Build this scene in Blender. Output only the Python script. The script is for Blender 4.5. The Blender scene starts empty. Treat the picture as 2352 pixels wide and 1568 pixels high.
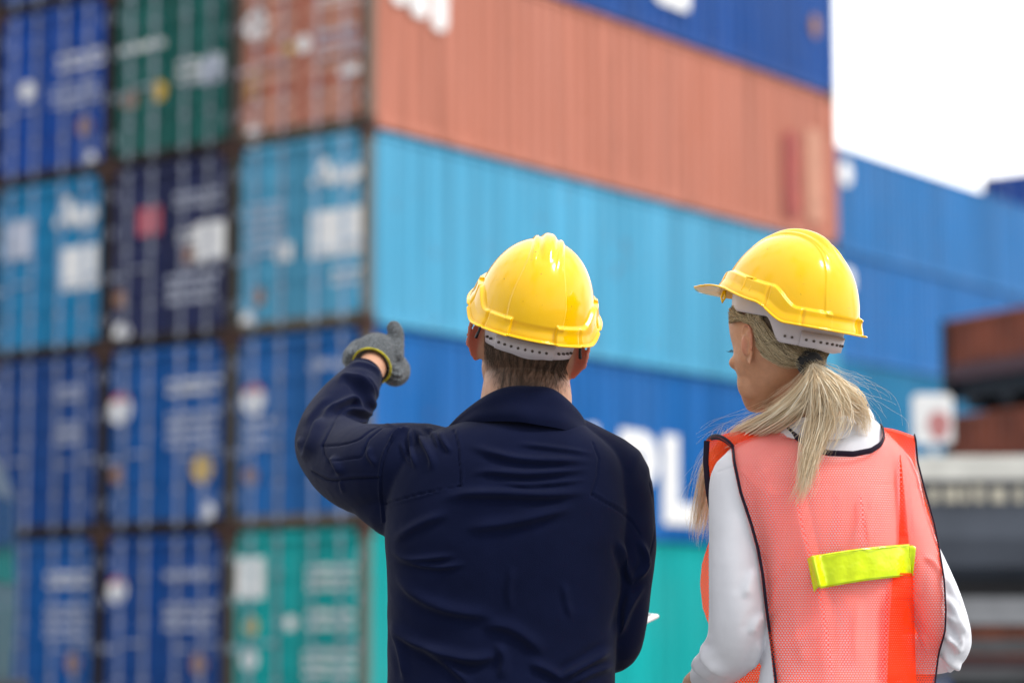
import bpy, bmesh, math, random
import numpy as np
from mathutils import Matrix, Vector
from mathutils.bvhtree import BVHTree

R = math.radians
rng = np.random.default_rng(7)
random.seed(7)
S = bpy.context.scene
COL = S.collection

# ------------------------------------------------------------------ camera
CAMH = 1.07
TILT = R(7.15)
cam_d = bpy.data.cameras.new("camera")
cam = bpy.data.objects.new("camera", cam_d)
COL.objects.link(cam)
cam.location = (0, 0, CAMH)
cam.rotation_euler = (R(90) + TILT, 0, 0)
cam_d.lens = 85
cam_d.sensor_width = 36
cam_d.clip_end = 2000
cam_d.dof.use_dof = True
cam_d.dof.focus_distance = 4.32
cam_d.dof.aperture_fstop = 2.3
cam_d.dof.aperture_blades = 0
S.camera = cam

# ------------------------------------------------------------------ sky and sun
SUN_EL, SUN_AZ = R(52), R(118)          # azimuth clockwise from +Y
w = bpy.data.worlds.new("World")
S.world = w
w.use_nodes = True
nt = w.node_tree
nt.nodes.clear()
def N(t, kind, **kw):
    n = t.nodes.new(kind)
    for k, v in kw.items():
        if k.startswith('i_'):
            n.inputs[k[2:].replace('_', ' ')].default_value = v
        else:
            setattr(n, k, v)
    return n
out = N(nt, 'ShaderNodeOutputWorld')
mixs = N(nt, 'ShaderNodeMixShader')
bg1 = N(nt, 'ShaderNodeBackground')
bg2 = N(nt, 'ShaderNodeBackground')
sky = N(nt, 'ShaderNodeTexSky')
sky.sky_type = 'NISHITA'
sky.sun_disc = False
sky.sun_elevation = SUN_EL
sky.sun_rotation = SUN_AZ
nt.links.new(sky.outputs[0], bg1.inputs[0])
bg1.inputs[1].default_value = 0.1
tc = N(nt, 'ShaderNodeTexCoord')
noi = N(nt, 'ShaderNodeTexNoise')
noi.inputs['Scale'].default_value = 3.2
noi.inputs['Detail'].default_value = 7
noi.inputs['Roughness'].default_value = 0.55
nt.links.new(tc.outputs['Generated'], noi.inputs['Vector'])
rmp = N(nt, 'ShaderNodeValToRGB')
rmp.color_ramp.elements[0].position = 0.36
rmp.color_ramp.elements[0].color = (0.44, 0.46, 0.49, 1)
rmp.color_ramp.elements[1].position = 0.50
rmp.color_ramp.elements[1].color = (1.0, 1.0, 1.0, 1)
nt.links.new(noi.outputs[0], rmp.inputs[0])
nt.links.new(rmp.outputs[0], bg2.inputs[0])
# unseen sky behind the camera dimmed to cut fill, bright thin cloud ahead, above and to the right
dot = N(nt, 'ShaderNodeVectorMath', operation='DOT_PRODUCT')
dot.inputs[1].default_value = (0.35, 0.62, 0.70)
nrm = N(nt, 'ShaderNodeVectorMath', operation='NORMALIZE')
nt.links.new(tc.outputs['Generated'], nrm.inputs[0])
nt.links.new(nrm.outputs[0], dot.inputs[0])
mrs = N(nt, 'ShaderNodeMapRange')
mrs.inputs[1].default_value = -0.7; mrs.inputs[2].default_value = 0.75
mrs.inputs[3].default_value = 0.36; mrs.inputs[4].default_value = 1.30
nt.links.new(dot.outputs['Value'], mrs.inputs[0])
nt.links.new(mrs.outputs[0], bg2.inputs[1])
mixs.inputs[0].default_value = 0.9
nt.links.new(bg1.outputs[0], mixs.inputs[1])
nt.links.new(bg2.outputs[0], mixs.inputs[2])
nt.links.new(mixs.outputs[0], out.inputs[0])

sun_d = bpy.data.lights.new("sun", 'SUN')
sun_d.energy = 1.5
sun_d.angle = R(14)
sun_d.color = (1.0, 0.96, 0.9)
sun = bpy.data.objects.new("sun", sun_d)
COL.objects.link(sun)
sun.rotation_euler = (R(90) - SUN_EL, 0, -SUN_AZ + math.pi)

S.view_settings.view_transform = 'Standard'
S.view_settings.look = 'None'
S.view_settings.exposure = 0.80
S.view_settings.gamma = 1
S.render.engine = 'CYCLES'
S.cycles.use_denoising = True
S.cycles.max_bounces = 8
S.cycles.transparent_max_bounces = 24
S.cycles.sample_clamp_indirect = 8

# ------------------------------------------------------------------ picking points: photo pixels (2352 wide) to metres at a depth
FP = 85 / 36 * 2352
def U(px, py, Y):
    dx = (px - 1176) / FP
    dy = (784 - py) / FP
    d = (dx, math.cos(TILT) - dy * math.sin(TILT), math.sin(TILT) + dy * math.cos(TILT))
    k = Y / d[1]
    return np.array((d[0] * k, Y, CAMH + d[2] * k))
def proj(V):
    V = np.asarray(V)
    y = V[..., 1]; z = V[..., 2] - CAMH
    f = y * math.cos(TILT) + z * math.sin(TILT)
    u = -y * math.sin(TILT) + z * math.cos(TILT)
    return np.stack((1176 + FP * V[..., 0] / f, 784 - FP * u / f), -1)

# ------------------------------------------------------------------ object helpers
def link(o, parent=None):
    COL.objects.link(o)
    if parent is not None:
        o.parent = parent
    return o
def thing(name, label, cat, loc=(0, 0, 0), rz=0, group=None):
    o = bpy.data.objects.new(name, None)
    o.empty_display_size = 0.1
    COL.objects.link(o)
    o.location = loc
    o.rotation_euler = (0, 0, rz)
    tag(o, label, cat, group)
    return o
def tag(o, label=None, cat=None, group=None, kind=None):
    if label: o['label'] = label
    if cat: o['category'] = cat
    if group: o['group'] = group
    if kind: o['kind'] = kind
    return o
def mesh(name, V, F, mats, parent=None, smooth=True, mi=None, local=True):
    """V world or local; if parent has a transform and local is False, V is world."""
    me = bpy.data.meshes.new(name)
    V = np.asarray(V, dtype=float)
    if parent is not None and not local:
        p = parent
        M = Matrix.LocRotScale(p.location, p.rotation_euler, None)
        q = p.parent
        while q is not None:
            M = Matrix.LocRotScale(q.location, q.rotation_euler, None) @ M
            q = q.parent
        Mi = np.array(M.inverted())
        V = V @ Mi[:3, :3].T + Mi[:3, 3]
    me.from_pydata([tuple(v) for v in V], [], [tuple(int(i) for i in f) for f in F])
    if not isinstance(mats, (list, tuple)): mats = [mats]
    for m in mats: me.materials.append(m)
    if mi is not None: me.polygons.foreach_set('material_index', list(mi))
    me.polygons.foreach_set('use_smooth', [smooth] * len(me.polygons))
    me.update()
    o = bpy.data.objects.new(name, me)
    return link(o, parent)

class MB:
    """collects simple solids into one mesh"""
    def __init__(s): s.V = []; s.F = []; s.MI = []
    def add(s, V, F, mi=0):
        b = len(s.V)
        s.V += [tuple(v) for v in V]
        s.F += [tuple(int(i) + b for i in f) for f in F]
        s.MI += [mi] * len(F)
    def box(s, x0, x1, y0, y1, z0, z1, mi=0):
        s.add([(x0, y0, z0), (x1, y0, z0), (x1, y1, z0), (x0, y1, z0), (x0, y0, z1), (x1, y0, z1), (x1, y1, z1), (x0, y1, z1)],
              [(0, 3, 2, 1), (4, 5, 6, 7), (0, 1, 5, 4), (1, 2, 6, 5), (2, 3, 7, 6), (3, 0, 4, 7)], mi)
    def tube(s, pts, r, n=8, mi=0):
        V, F = tube(pts, r, n); s.add(V, F, mi)
    def prism(s, poly, a0, a1, axis='y', mi=0):
        n = len(poly)
        def P(p, a):
            return {'y': (p[0], a, p[1]), 'x': (a, p[0], p[1]), 'z': (p[0], p[1], a)}[axis]
        V = [P(p, a0) for p in poly] + [P(p, a1) for p in poly]
        F = [tuple(range(n)), tuple(range(2 * n - 1, n - 1, -1))] + [(i, i + n, (i + 1) % n + n, (i + 1) % n) for i in range(n)]
        s.add(V, F, mi)
    def build(s, name, mats, parent=None, smooth=False, bevel=0, local=True):
        o = mesh(name, s.V, s.F, mats, parent, smooth, s.MI, local)
        if len(s.V):
            bm = bmesh.new(); bm.from_mesh(o.data); bmesh.ops.recalc_face_normals(bm, faces=bm.faces)
            bm.to_mesh(o.data); bm.free()
        if bevel:
            m = o.modifiers.new('bevel', 'BEVEL'); m.width = bevel; m.segments = 2; m.limit_method = 'ANGLE'
        return o

def spline(pts, n):
    """Catmull-Rom through rows of pts (any width), n samples"""
    P = np.asarray(pts, float)
    if len(P) == 2:
        t = np.linspace(0, 1, n)[:, None]
        return P[0] * (1 - t) + P[1] * t
    Q = np.vstack((2 * P[0] - P[1], P, 2 * P[-1] - P[-2]))
    t = np.linspace(0, len(P) - 1 - 1e-9, n)
    i = t.astype(int); f = (t - i)[:, None]
    a, b, c, d = Q[i], Q[i + 1], Q[i + 2], Q[i + 3]
    return 0.5 * (2 * b + (c - a) * f + (2 * a - 5 * b + 4 * c - d) * f * f + (3 * b - a - 3 * c + d) * f ** 3)
def curve_at(pts, x):
    """piecewise smooth y(x) from (x,y) pairs"""
    P = np.array(sorted(pts), float)
    return np.interp(x, P[:, 0], P[:, 1])
def tube(pts, r, n=8, ry=None, caps=True, up=(0, 0, 1)):
    P = np.asarray(pts, float); m = len(P)
    r = np.broadcast_to(np.asarray(r, float), (m,)) if np.ndim(r) < 1 or len(np.atleast_1d(r)) == m else np.interp(np.linspace(0, 1, m), np.linspace(0, 1, len(r)), r)
    ry = r if ry is None else np.asarray(ry, float) * np.ones(m)
    T = np.gradient(P, axis=0); T /= np.linalg.norm(T, axis=1)[:, None] + 1e-12
    u = np.array(up, float)
    if abs(u @ T[0]) > 0.95: u = np.array((1.0, 0, 0))
    V = []
    a = np.linspace(0, 2 * np.pi, n, endpoint=False)
    e = u - T[0] * (u @ T[0]); e /= np.linalg.norm(e)
    for i in range(m):
        e = e - T[i] * (e @ T[i]); e /= np.linalg.norm(e)
        g = np.cross(T[i], e)
        V.append(P[i] + np.outer(np.cos(a) * r[i], g) + np.outer(np.sin(a) * ry[i], e))
    V = np.vstack(V)
    F = [(i * n + j, i * n + (j + 1) % n, (i + 1) * n + (j + 1) % n, (i + 1) * n + j) for i in range(m - 1) for j in range(n)]
    if caps: F += [tuple(range(n - 1, -1, -1)), tuple(range((m - 1) * n, m * n))]
    return V, F
def limb(keys, n=26, seg=28):
    """keys: (x,y,z,r) rows -> closed tapered tube with round ends"""
    K = spline(keys, n)
    P = K[:, :3]; r = np.abs(K[:, 3])
    d0 = P[0] - P[1]; d0 /= np.linalg.norm(d0); d1 = P[-1] - P[-2]; d1 /= np.linalg.norm(d1)
    a = np.array((0.97, 0.8, 0.5))
    pre = [P[0] + d0 * r[0] * k for k in (0.97, 0.8, 0.45)]; pr = [r[0] * k for k in (0.25, 0.6, 0.89)]
    post = [P[-1] + d1 * r[-1] * k for k in (0.45, 0.8, 0.97)]; por = [r[-1] * k for k in (0.89, 0.6, 0.25)]
    return tube(np.vstack((pre, P, post)), np.concatenate((pr, r, por)), seg)
def ellipsoid(c, r, M=None, n=24, m=14):
    V = []; F = []
    for i in range(m + 1):
        ph = math.pi * i / m
        for j in range(n):
            th = 2 * math.pi * j / n
            V.append((r[0] * math.sin(ph) * math.cos(th), r[1] * math.sin(ph) * math.sin(th), r[2] * math.cos(ph)))
    for i in range(m):
        for j in range(n):
            F.append((i * n + j, (i + 1) * n + j, (i + 1) * n + (j + 1) % n, i * n + (j + 1) % n))
    V = np.array(V)
    if M is not None: V = V @ np.asarray(M).T
    return V + np.array(c), F
def rings(stations, n=64, e=2.4):
    """stations: (z, xl, xr, yf(front, far), yb(back, near)) -> closed loft of superellipses"""
    K = spline(stations, len(stations) * 4)
    a = np.linspace(0, 2 * np.pi, n, endpoint=False)
    c, s = np.cos(a), np.sin(a)
    cx = np.sign(c) * np.abs(c) ** (2 / e); sy = np.sign(s) * np.abs(s) ** (2 / e)
    V = []
    for z, xl, xr, yf, yb in K:
        V.append(np.stack(((xl + xr) / 2 + cx * (xr - xl) / 2, (yf + yb) / 2 + sy * (yf - yb) / 2, np.full(n, z)), -1))
    m = len(K); V = np.vstack(V)
    F = [(i * n + j, i * n + (j + 1) % n, (i + 1) * n + (j + 1) % n, (i + 1) * n + j) for i in range(m - 1) for j in range(n)]
    F += [tuple(range(n - 1, -1, -1)), tuple(range((m - 1) * n, m * n))]
    return V, F
def union(parts, voxel, smooth_it=0, subdiv=0):
    """closed shells -> one skin (voxel remesh), returns V, F arrays"""
    vs = []; fs = []; b = 0
    for V, F in parts:
        vs += [tuple(v) for v in np.asarray(V)]; fs += [tuple(int(i) + b for i in f) for f in F]; b = len(vs)
    me = bpy.data.meshes.new('tmp'); me.from_pydata(vs, [], fs); me.update()
    bm = bmesh.new(); bm.from_mesh(me)
    bmesh.ops.remove_doubles(bm, verts=bm.verts, dist=1e-6)
    bmesh.ops.recalc_face_normals(bm, faces=bm.faces); bm.to_mesh(me); bm.free()
    o = bpy.data.objects.new('tmp', me); COL.objects.link(o)
    m = o.modifiers.new('r', 'REMESH'); m.mode = 'VOXEL'; m.voxel_size = voxel
    if subdiv:
        s = o.modifiers.new('s', 'SUBSURF'); s.levels = subdiv; s.render_levels = subdiv
    dg = bpy.context.evaluated_depsgraph_get(); dg.update()
    m2 = bpy.data.meshes.new_from_object(o.evaluated_get(dg))
    V = np.empty(len(m2.vertices) * 3); m2.vertices.foreach_get('co', V); V = V.reshape(-1, 3)
    F = np.empty(len(m2.loops), dtype=int); m2.loops.foreach_get('vertex_index', F); 
    lt = np.empty(len(m2.polygons), dtype=int); m2.polygons.foreach_get('loop_total', lt)
    if (lt == 4).all(): F = F.reshape(-1, 4)
    else:
        F = [tuple(p.vertices) for p in m2.polygons]
    E = np.empty(len(m2.edges) * 2, dtype=int); m2.edges.foreach_get('vertices', E); E = E.reshape(-1, 2)
    bpy.data.objects.remove(o); bpy.data.meshes.remove(me); bpy.data.meshes.remove(m2)
    V = lap(V, E, smooth_it)
    return V, F, E
def lap(V, E, it, w=None):
    n = len(V)
    deg = np.bincount(E.ravel(), minlength=n)[:, None]
    for k in range(it):
        A = np.stack([np.bincount(E[:, 0], V[E[:, 1], j], n) + np.bincount(E[:, 1], V[E[:, 0], j], n) for j in range(3)], -1) / np.maximum(deg, 1)
        f = 0.55 if w is None else 0.55 * w[:, None]
        V = V + (A - V) * f
    return V
def normals(V, F):
    me = bpy.data.meshes.new('tmp'); me.from_pydata(V.tolist(), [], F.tolist() if hasattr(F, 'tolist') else F); me.update()
    Nn = np.empty(len(V) * 3); me.vertices.foreach_get('normal', Nn); bpy.data.meshes.remove(me)
    return Nn.reshape(-1, 3)
def fastmesh(name, V, F, mats, parent=None, attr=None):
    V = np.asarray(V, float)
    if parent is not None:
        V = V - np.array(parent.location)          # roots of the figures are not rotated
    me = bpy.data.meshes.new(name); me.from_pydata(V.tolist(), [], F.tolist() if hasattr(F, 'tolist') else F)
    for m in (mats if isinstance(mats, (list, tuple)) else [mats]): me.materials.append(m)
    me.polygons.foreach_set('use_smooth', [True] * len(me.polygons))
    if attr is not None:
        for k, v in attr.items():
            a = me.attributes.new(k, 'FLOAT', 'POINT'); a.data.foreach_set('value', np.asarray(v, dtype=np.float32))
    me.update()
    return link(bpy.data.objects.new(name, me), parent)
def seg_dist(Q, line):
    """distance of 2-D points to polyline and the fraction along it"""
    P = np.asarray(line, float)
    best = np.full(len(Q), 1e9); frac = np.zeros(len(Q))
    L = np.concatenate(([0], np.cumsum(np.linalg.norm(np.diff(P, axis=0), axis=1))))
    side = np.zeros(len(Q))
    for i in range(len(P) - 1):
        a, b = P[i], P[i + 1]; ab = b - a; l2 = ab @ ab + 1e-9
        t = np.clip(((Q - a) @ ab) / l2, 0, 1)
        w = Q - (a + t[:, None] * ab)
        d = np.linalg.norm(w, axis=1)
        m = d < best
        best[m] = d[m]; frac[m] = ((L[i] + t * math.sqrt(l2)) / L[-1])[m]
        side[m] = np.sign(ab[0] * w[:, 1] - ab[1] * w[:, 0])[m]
    return best, frac, side
def wnoise(P, scale, seed=0, octaves=3):
    """cheap smooth pseudo noise from sums of sines"""
    r = np.random.default_rng(seed); out = np.zeros(len(P)); amp = 1
    for o in range(octaves):
        for k in range(5):
            d = r.normal(size=3); d /= np.linalg.norm(d)
            out += amp * np.sin(P @ d * scale * 2 * np.pi * (0.7 + 0.6 * r.random()) + r.random() * 6.28) / 5
        scale *= 2.1; amp *= 0.5
    return out
def sstep(a, b, x):
    t = np.clip((x - a) / (b - a), 0, 1); return t * t * (3 - 2 * t)

# ------------------------------------------------------------------ materials
def mat(name, col=(0.5, 0.5, 0.5), rough=0.5, metal=0.0, spec=0.5, noise=0.0, nscale=20, bump=0.0, bscale=60, coat=0, sheen=0, sss=0, sssr=(1, 0.3, 0.15), emit=None, objcol=False, stretch=None, rough_noise=0):
    m = bpy.data.materials.new(name); m.use_nodes = True
    t = m.node_tree; b = t.nodes['Principled BSDF']
    b.inputs['Base Color'].default_value = (*col, 1)
    b.inputs['Roughness'].default_value = rough
    b.inputs['Metallic'].default_value = metal
    b.inputs['Specular IOR Level'].default_value = spec
    b.inputs['Coat Weight'].default_value = coat
    b.inputs['Coat Roughness'].default_value = 0.08
    b.inputs['Sheen Weight'].default_value = sheen
    if sss:
        b.inputs['Subsurface Weight'].default_value = sss
        b.inputs['Subsurface Radius'].default_value = sssr
        b.inputs['Subsurface Scale'].default_value = 0.012
    tc = t.nodes.new('ShaderNodeTexCoord'); src = tc.outputs['Object']
    if stretch:
        mp = t.nodes.new('ShaderNodeMapping'); mp.inputs['Scale'].default_value = stretch
        t.links.new(src, mp.inputs['Vector']); src = mp.outputs[0]
    m['src'] = 0
    colsock = None
    if objcol:
        oi = t.nodes.new('ShaderNodeObjectInfo'); colsock = oi.outputs['Color']
    if noise:
        n = t.nodes.new('ShaderNodeTexNoise'); n.inputs['Scale'].default_value = nscale; n.inputs['Detail'].default_value = 5
        t.links.new(src, n.inputs['Vector'])
        mr = t.nodes.new('ShaderNodeMapRange'); mr.inputs[1].default_value = 0.3; mr.inputs[2].default_value = 0.7
        mr.inputs[3].default_value = 1 - noise; mr.inputs[4].default_value = 1 + noise
        t.links.new(n.outputs[0], mr.inputs[0])
        mx = t.nodes.new('ShaderNodeVectorMath'); mx.operation = 'SCALE'
        mx.inputs[0].default_value = col
        if colsock is not None: t.links.new(colsock, mx.inputs[0])
        t.links.new(mr.outputs[0], mx.inputs['Scale']); colsock = mx.outputs[0]
        if rough_noise:
            m2 = t.nodes.new('ShaderNodeMapRange'); m2.inputs[1].default_value = 0.3; m2.inputs[2].default_value = 0.7
            m2.inputs[3].default_value = rough - rough_noise; m2.inputs[4].default_value = rough + rough_noise
            t.links.new(n.outputs[0], m2.inputs[0]); t.links.new(m2.outputs[0], b.inputs['Roughness'])
    if colsock is not None: t.links.new(colsock, b.inputs['Base Color'])
    if bump:
        n2 = t.nodes.new('ShaderNodeTexNoise'); n2.inputs['Scale'].default_value = bscale; n2.inputs['Detail'].default_value = 3
        t.links.new(tc.outputs['Object'], n2.inputs['Vector'])
        bp = t.nodes.new('ShaderNodeBump'); bp.inputs['Strength'].default_value = 1.0; bp.inputs['Distance'].default_value = bump
        t.links.new(n2.outputs[0], bp.inputs['Height']); t.links.new(bp.outputs[0], b.inputs['Normal'])
    return m
# ================================================================== GROUND
M_ground = mat('concrete_yard', (0.20, 0.195, 0.19), 0.85, noise=0.25, nscale=0.6, bump=0.003, bscale=30)
g = MB(); g.add([(-400, -60, 0), (400, -60, 0), (400, 900, 0), (-400, 900, 0)], [(0, 1, 2, 3)])
tag(g.build('ground', M_ground), kind='structure')

# ================================================================== CONTAINERS
def paint(name, rod=False, dark=1.0):
    """painted steel: object colour with grime, scuffs and rust"""
    m = bpy.data.materials.new(name); m.use_nodes = True
    t = m.node_tree; b = t.nodes['Principled BSDF']
    oi = t.nodes.new('ShaderNodeObjectInfo'); tc = t.nodes.new('ShaderNodeTexCoord')
    mp = t.nodes.new('ShaderNodeMapping'); mp.inputs['Scale'].default_value = (1.6, 0.5, 0.35)
    t.links.new(tc.outputs['Object'], mp.inputs[0])
    ad = t.nodes.new('ShaderNodeVectorMath'); ad.operation = 'ADD'
    t.links.new(mp.outputs[0], ad.inputs[0]); t.links.new(oi.outputs['Location'], ad.inputs[1])
    n = t.nodes.new('ShaderNodeTexNoise'); n.inputs['Scale'].default_value = 1.3; n.inputs['Detail'].default_value = 6
    t.links.new(ad.outputs[0], n.inputs['Vector'])
    fade = t.nodes.new('ShaderNodeMapRange'); fade.inputs[1].default_value = 0.35; fade.inputs[2].default_value = 0.7; fade.inputs[3].default_value = 0.0; fade.inputs[4].default_value = 0.05
    t.links.new(n.outputs[0], fade.inputs[0])
    mx = t.nodes.new('ShaderNodeMix'); mx.data_type = 'RGBA'
    t.links.new(fade.outputs[0], mx.inputs[0])
    t.links.new(oi.outputs['Color'], mx.inputs[6]); mx.inputs[7].default_value = (0.42, 0.42, 0.44, 1)
    last = mx.outputs[2]
    if rod:
        m2 = t.nodes.new('ShaderNodeMix'); m2.data_type = 'RGBA'; m2.inputs[0].default_value = 0.6
        t.links.new(last, m2.inputs[6]); m2.inputs[7].default_value = (0.62, 0.66, 0.78, 1); last = m2.outputs[2]
    # vertical run-off streaks and sun-faded panels
    mp2 = t.nodes.new('ShaderNodeMapping'); mp2.inputs['Scale'].default_value = (6.0, 5.5, 0.12)
    t.links.new(tc.outputs['Object'], mp2.inputs[0])
    ad2 = t.nodes.new('ShaderNodeVectorMath'); ad2.operation = 'ADD'
    t.links.new(mp2.outputs[0], ad2.inputs[0]); t.links.new(oi.outputs['Location'], ad2.inputs[1])
    n3 = t.nodes.new('ShaderNodeTexNoise'); n3.inputs['Scale'].default_value = 1.0; n3.inputs['Detail'].default_value = 4
    t.links.new(ad2.outputs[0], n3.inputs['Vector'])
    k3 = t.nodes.new('ShaderNodeMapRange'); k3.inputs[1].default_value = 0.3; k3.inputs[2].default_value = 0.7; k3.inputs[3].default_value = 0.66; k3.inputs[4].default_value = 1.22
    t.links.new(n3.outputs[0], k3.inputs[0])
    v3 = t.nodes.new('ShaderNodeVectorMath'); v3.operation = 'SCALE'; t.links.new(last, v3.inputs[0]); t.links.new(k3.outputs[0], v3.inputs['Scale']); last = v3.outputs[0]
    n2 = t.nodes.new('ShaderNodeTexNoise'); n2.inputs['Scale'].default_value = 7; n2.inputs['Detail'].default_value = 8; n2.inputs['Roughness'].default_value = 0.7
    t.links.new(ad.outputs[0], n2.inputs['Vector'])
    rr = t.nodes.new('ShaderNodeMapRange'); rr.inputs[1].default_value = 0.62; rr.inputs[2].default_value = 0.74
    t.links.new(n2.outputs[0], rr.inputs[0])
    m3 = t.nodes.new('ShaderNodeMix'); m3.data_type = 'RGBA'
    t.links.new(rr.outputs[0], m3.inputs[0]); t.links.new(last, m3.inputs[6]); m3.inputs[7].default_value = (0.16, 0.06, 0.03, 1)
    t.links.new(m3.outputs[2], b.inputs['Base Color'])
    b.inputs['Roughness'].default_value = 0.42 if not rod else 0.5
    b.inputs['Specular IOR Level'].default_value = 0.10
    return m
M_paint = paint('container_paint')
M_rod = paint('lock_rod_paint', rod=True)
M_seal = mat('door_rubber_seal', (0.015, 0.015, 0.016), 0.8)
M_cast = mat('rusty_corner_steel', (0.065, 0.03, 0.022), 0.8, noise=0.4, nscale=6)
M_floor = mat('container_underside', (0.05, 0.04, 0.035), 0.9)
M_white = mat('white_marking', (0.88, 0.88, 0.88), 0.6, noise=0.12, nscale=5)
M_grey = mat('pale_marking', (0.52, 0.56, 0.68), 0.6, noise=0.2, nscale=5)
M_red = mat('red_marking', (0.55, 0.10, 0.13), 0.6, noise=0.1)
M_yel = mat('yellow_marking', (0.65, 0.42, 0.05), 0.6, noise=0.2)
M_orange_m = mat('orange_marking', (0.32, 0.16, 0.09), 0.6, noise=0.2)

M_strip = mat('pale_orange_strip', (0.62, 0.34, 0.25), 0.6, noise=0.35, nscale=6)  # paler orange for strips along the door ridges
M_sky_m = mat('pale_blue_patch', (0.25, 0.5, 0.68), 0.6, noise=0.3, nscale=5)
CW, CH, CL = 2.438, 2.591, 12.3
GAPX, LVL = 2.50, 2.62
def side_wall(x0, outward, length=CL):
    """corrugated steel wall, real trapezoid corrugations 36 mm deep, as a 2 mm sheet"""
    per, d = 0.278, 0.036
    ys = []; y = 0.14
    while y < length - 0.14 - per:
        ys += [(y, 0), (y + 0.072, 0), (y + 0.14, 1), (y + 0.21, 1)]; y += per
    ys = [(0.13, 0)] + ys + [(length - 0.13, 0)]
    V = []; F = []
    for (yy, k) in ys:
        for zz in (0.15, CH - 0.07):
            V.append((x0 - outward * (0.012 + d * k), yy, zz))
    for i in range(len(ys) - 1):
        a = 2 * i; F.append((a, a + 2, a + 3, a + 1))
    return V, F
def make_container(L=CL):
    root = bpy.data.objects.new('shipping_container', None); root.empty_display_size = 0.2; COL.objects.link(root)
    P = []
    f = MB()
    e = 0.0
    for x0, x1 in ((-CW, -CW + 0.1), (-0.1, 0)):
        for y0, y1 in ((L - 0.13, L),):
            f.box(x0, x1, y0, y1, 0.12, CH - 0.12)
    for x0, x1 in ((-CW + 0.003, -CW + 0.08), (-0.08, -0.003)):
        f.box(x0, x1, 0.18, L - 0.18, 0.012, 0.15)      # bottom rails
        f.box(x0, x1, 0.18, L - 0.18, CH - 0.07, CH - 0.012)
    f.box(-CW + 0.18, -0.18, L - 0.11, L - 0.01, 0.012, 0.14)
    f.box(-CW + 0.18, -0.18, L - 0.11, L - 0.01, CH - 0.14, CH - 0.012)
    f.box(-CW + 0.18, -0.18, 0.01, 0.11, CH - 0.15, CH - 0.03)
    P.append(f.build('frame', M_paint, root, bevel=0.008))
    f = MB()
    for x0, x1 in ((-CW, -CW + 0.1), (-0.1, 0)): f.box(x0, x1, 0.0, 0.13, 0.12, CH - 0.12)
    f.box(-CW + 0.1, -0.1, 0.01, 0.11, 0.125, 0.165); f.box(-CW + 0.18, -0.18, 0.01, 0.11, 0.02, 0.125)  # sill kept dark for the shade between stacked rows
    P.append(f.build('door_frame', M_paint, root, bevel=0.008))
    for x0, o in ((0, 1), (-CW, -1)):
        V, F = side_wall(x0, o, L)
        P.append(mesh('side_wall', V, F if o > 0 else [tuple(reversed(q)) for q in F], M_paint, root, smooth=False))
    r = MB(); r.box(-CW + 0.08, -0.08, 0.11, L - 0.11, CH - 0.06, CH - 0.035); P.append(r.build('roof', M_paint, root))
    r = MB(); r.box(-CW + 0.08, -0.08, 0.11, L - 0.11, 0.03, 0.14); P.append(r.build('floor_frame', M_floor, root))
    r = MB(); r.box(-CW + 0.1, -0.1, L - 0.09, L - 0.06, 0.14, CH - 0.14); P.append(r.build('end_wall', M_paint, root))
    for x0 in (-CW - 0.002, -0.178 + 0.002):
        for y0 in (-0.004, L - 0.176):
            for z0 in (0, CH - 0.118):
                c = MB(); c.box(x0, x0 + 0.178, y0, y0 + 0.18, z0, z0 + 0.118)
                P.append(c.build('corner_casting', M_cast, root, bevel=0.01))
    s = MB(); s.box(-CW + 0.1, -0.1, 0.07, 0.09, 0.14, CH - 0.14)
    P.append(s.build('door_seal', M_seal, root))
    for k in range(2):
        x0 = -CW + 0.125 + k * (CW / 2 - 0.105); x1 = x0 + CW / 2 - 0.145
        d = MB()
        z0, z1 = 0.17, CH - 0.17
        d.box(x0, x0 + 0.06, 0.03, 0.066, z0, z1); d.box(x1 - 0.06, x1, 0.03, 0.066, z0, z1)
        d.box(x0 + 0.06, x1 - 0.06, 0.032, 0.064, z0, z0 + 0.06); d.box(x0 + 0.06, x1 - 0.06, 0.032, 0.064, z1 - 0.06, z1)
        # horizontal corrugations of the door panel
        zz = z0 + 0.06; step = (z1 - z0 - 0.12) / 5
        prof = []
        for i in range(5):
            a = zz + i * step
            prof += [(0.036, a + 0.02), (0.036, a + step * 0.72), (0.062, a + step * 0.8), (0.062, a + step - 0.02)]
        prof = [(0.036, zz)] + prof + [(0.036, z1 - 0.06)]
        V = []; F = []
        for (yy, z_) in prof:
            V += [(x0 + 0.06, yy, z_), (x1 - 0.06, yy, z_)]
        for i in range(len(prof) - 1): F.append((2 * i, 2 * i + 1, 2 * i + 3, 2 * i + 2))
        d.add(V, F)
        door = d.build('door', M_paint, root); P.append(door)
        for j, q in enumerate((0.26, 0.72)):
            xr = x0 + (x1 - x0) * q
            b = MB(); b.tube([(xr, 0.0, 0.06), (xr, 0.0, CH - 0.06)], 0.022, 8)
            for z_ in (0.1, 0.55, 1.35, 2.0, CH - 0.16):
                b.box(xr - 0.045, xr + 0.045, -0.02, 0.034, z_, z_ + 0.06)
            P.append(b.build('lock_rod', M_rod, door))
            b = MB(); zz_ = 1.0 + 0.08 * j
            b.box(xr - 0.02 if k else xr - 0.36, xr + 0.36 if k else xr + 0.02, -0.035, -0.022, zz_, zz_ + 0.035)
            P.append(b.build('handle', M_rod, door))
        xh = x0 - 0.025 if k == 0 else x1 + 0.005
        for z_ in (0.35, 0.95, 1.6, 2.15):
            b = MB(); b.box(xh - 0.01, xh + 0.03, 0.0, 0.03, z_, z_ + 0.14)
            P.append(b.build('hinge', M_rod, door))
    return root, P
PROTO, _ = make_container()
used = [False]
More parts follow.
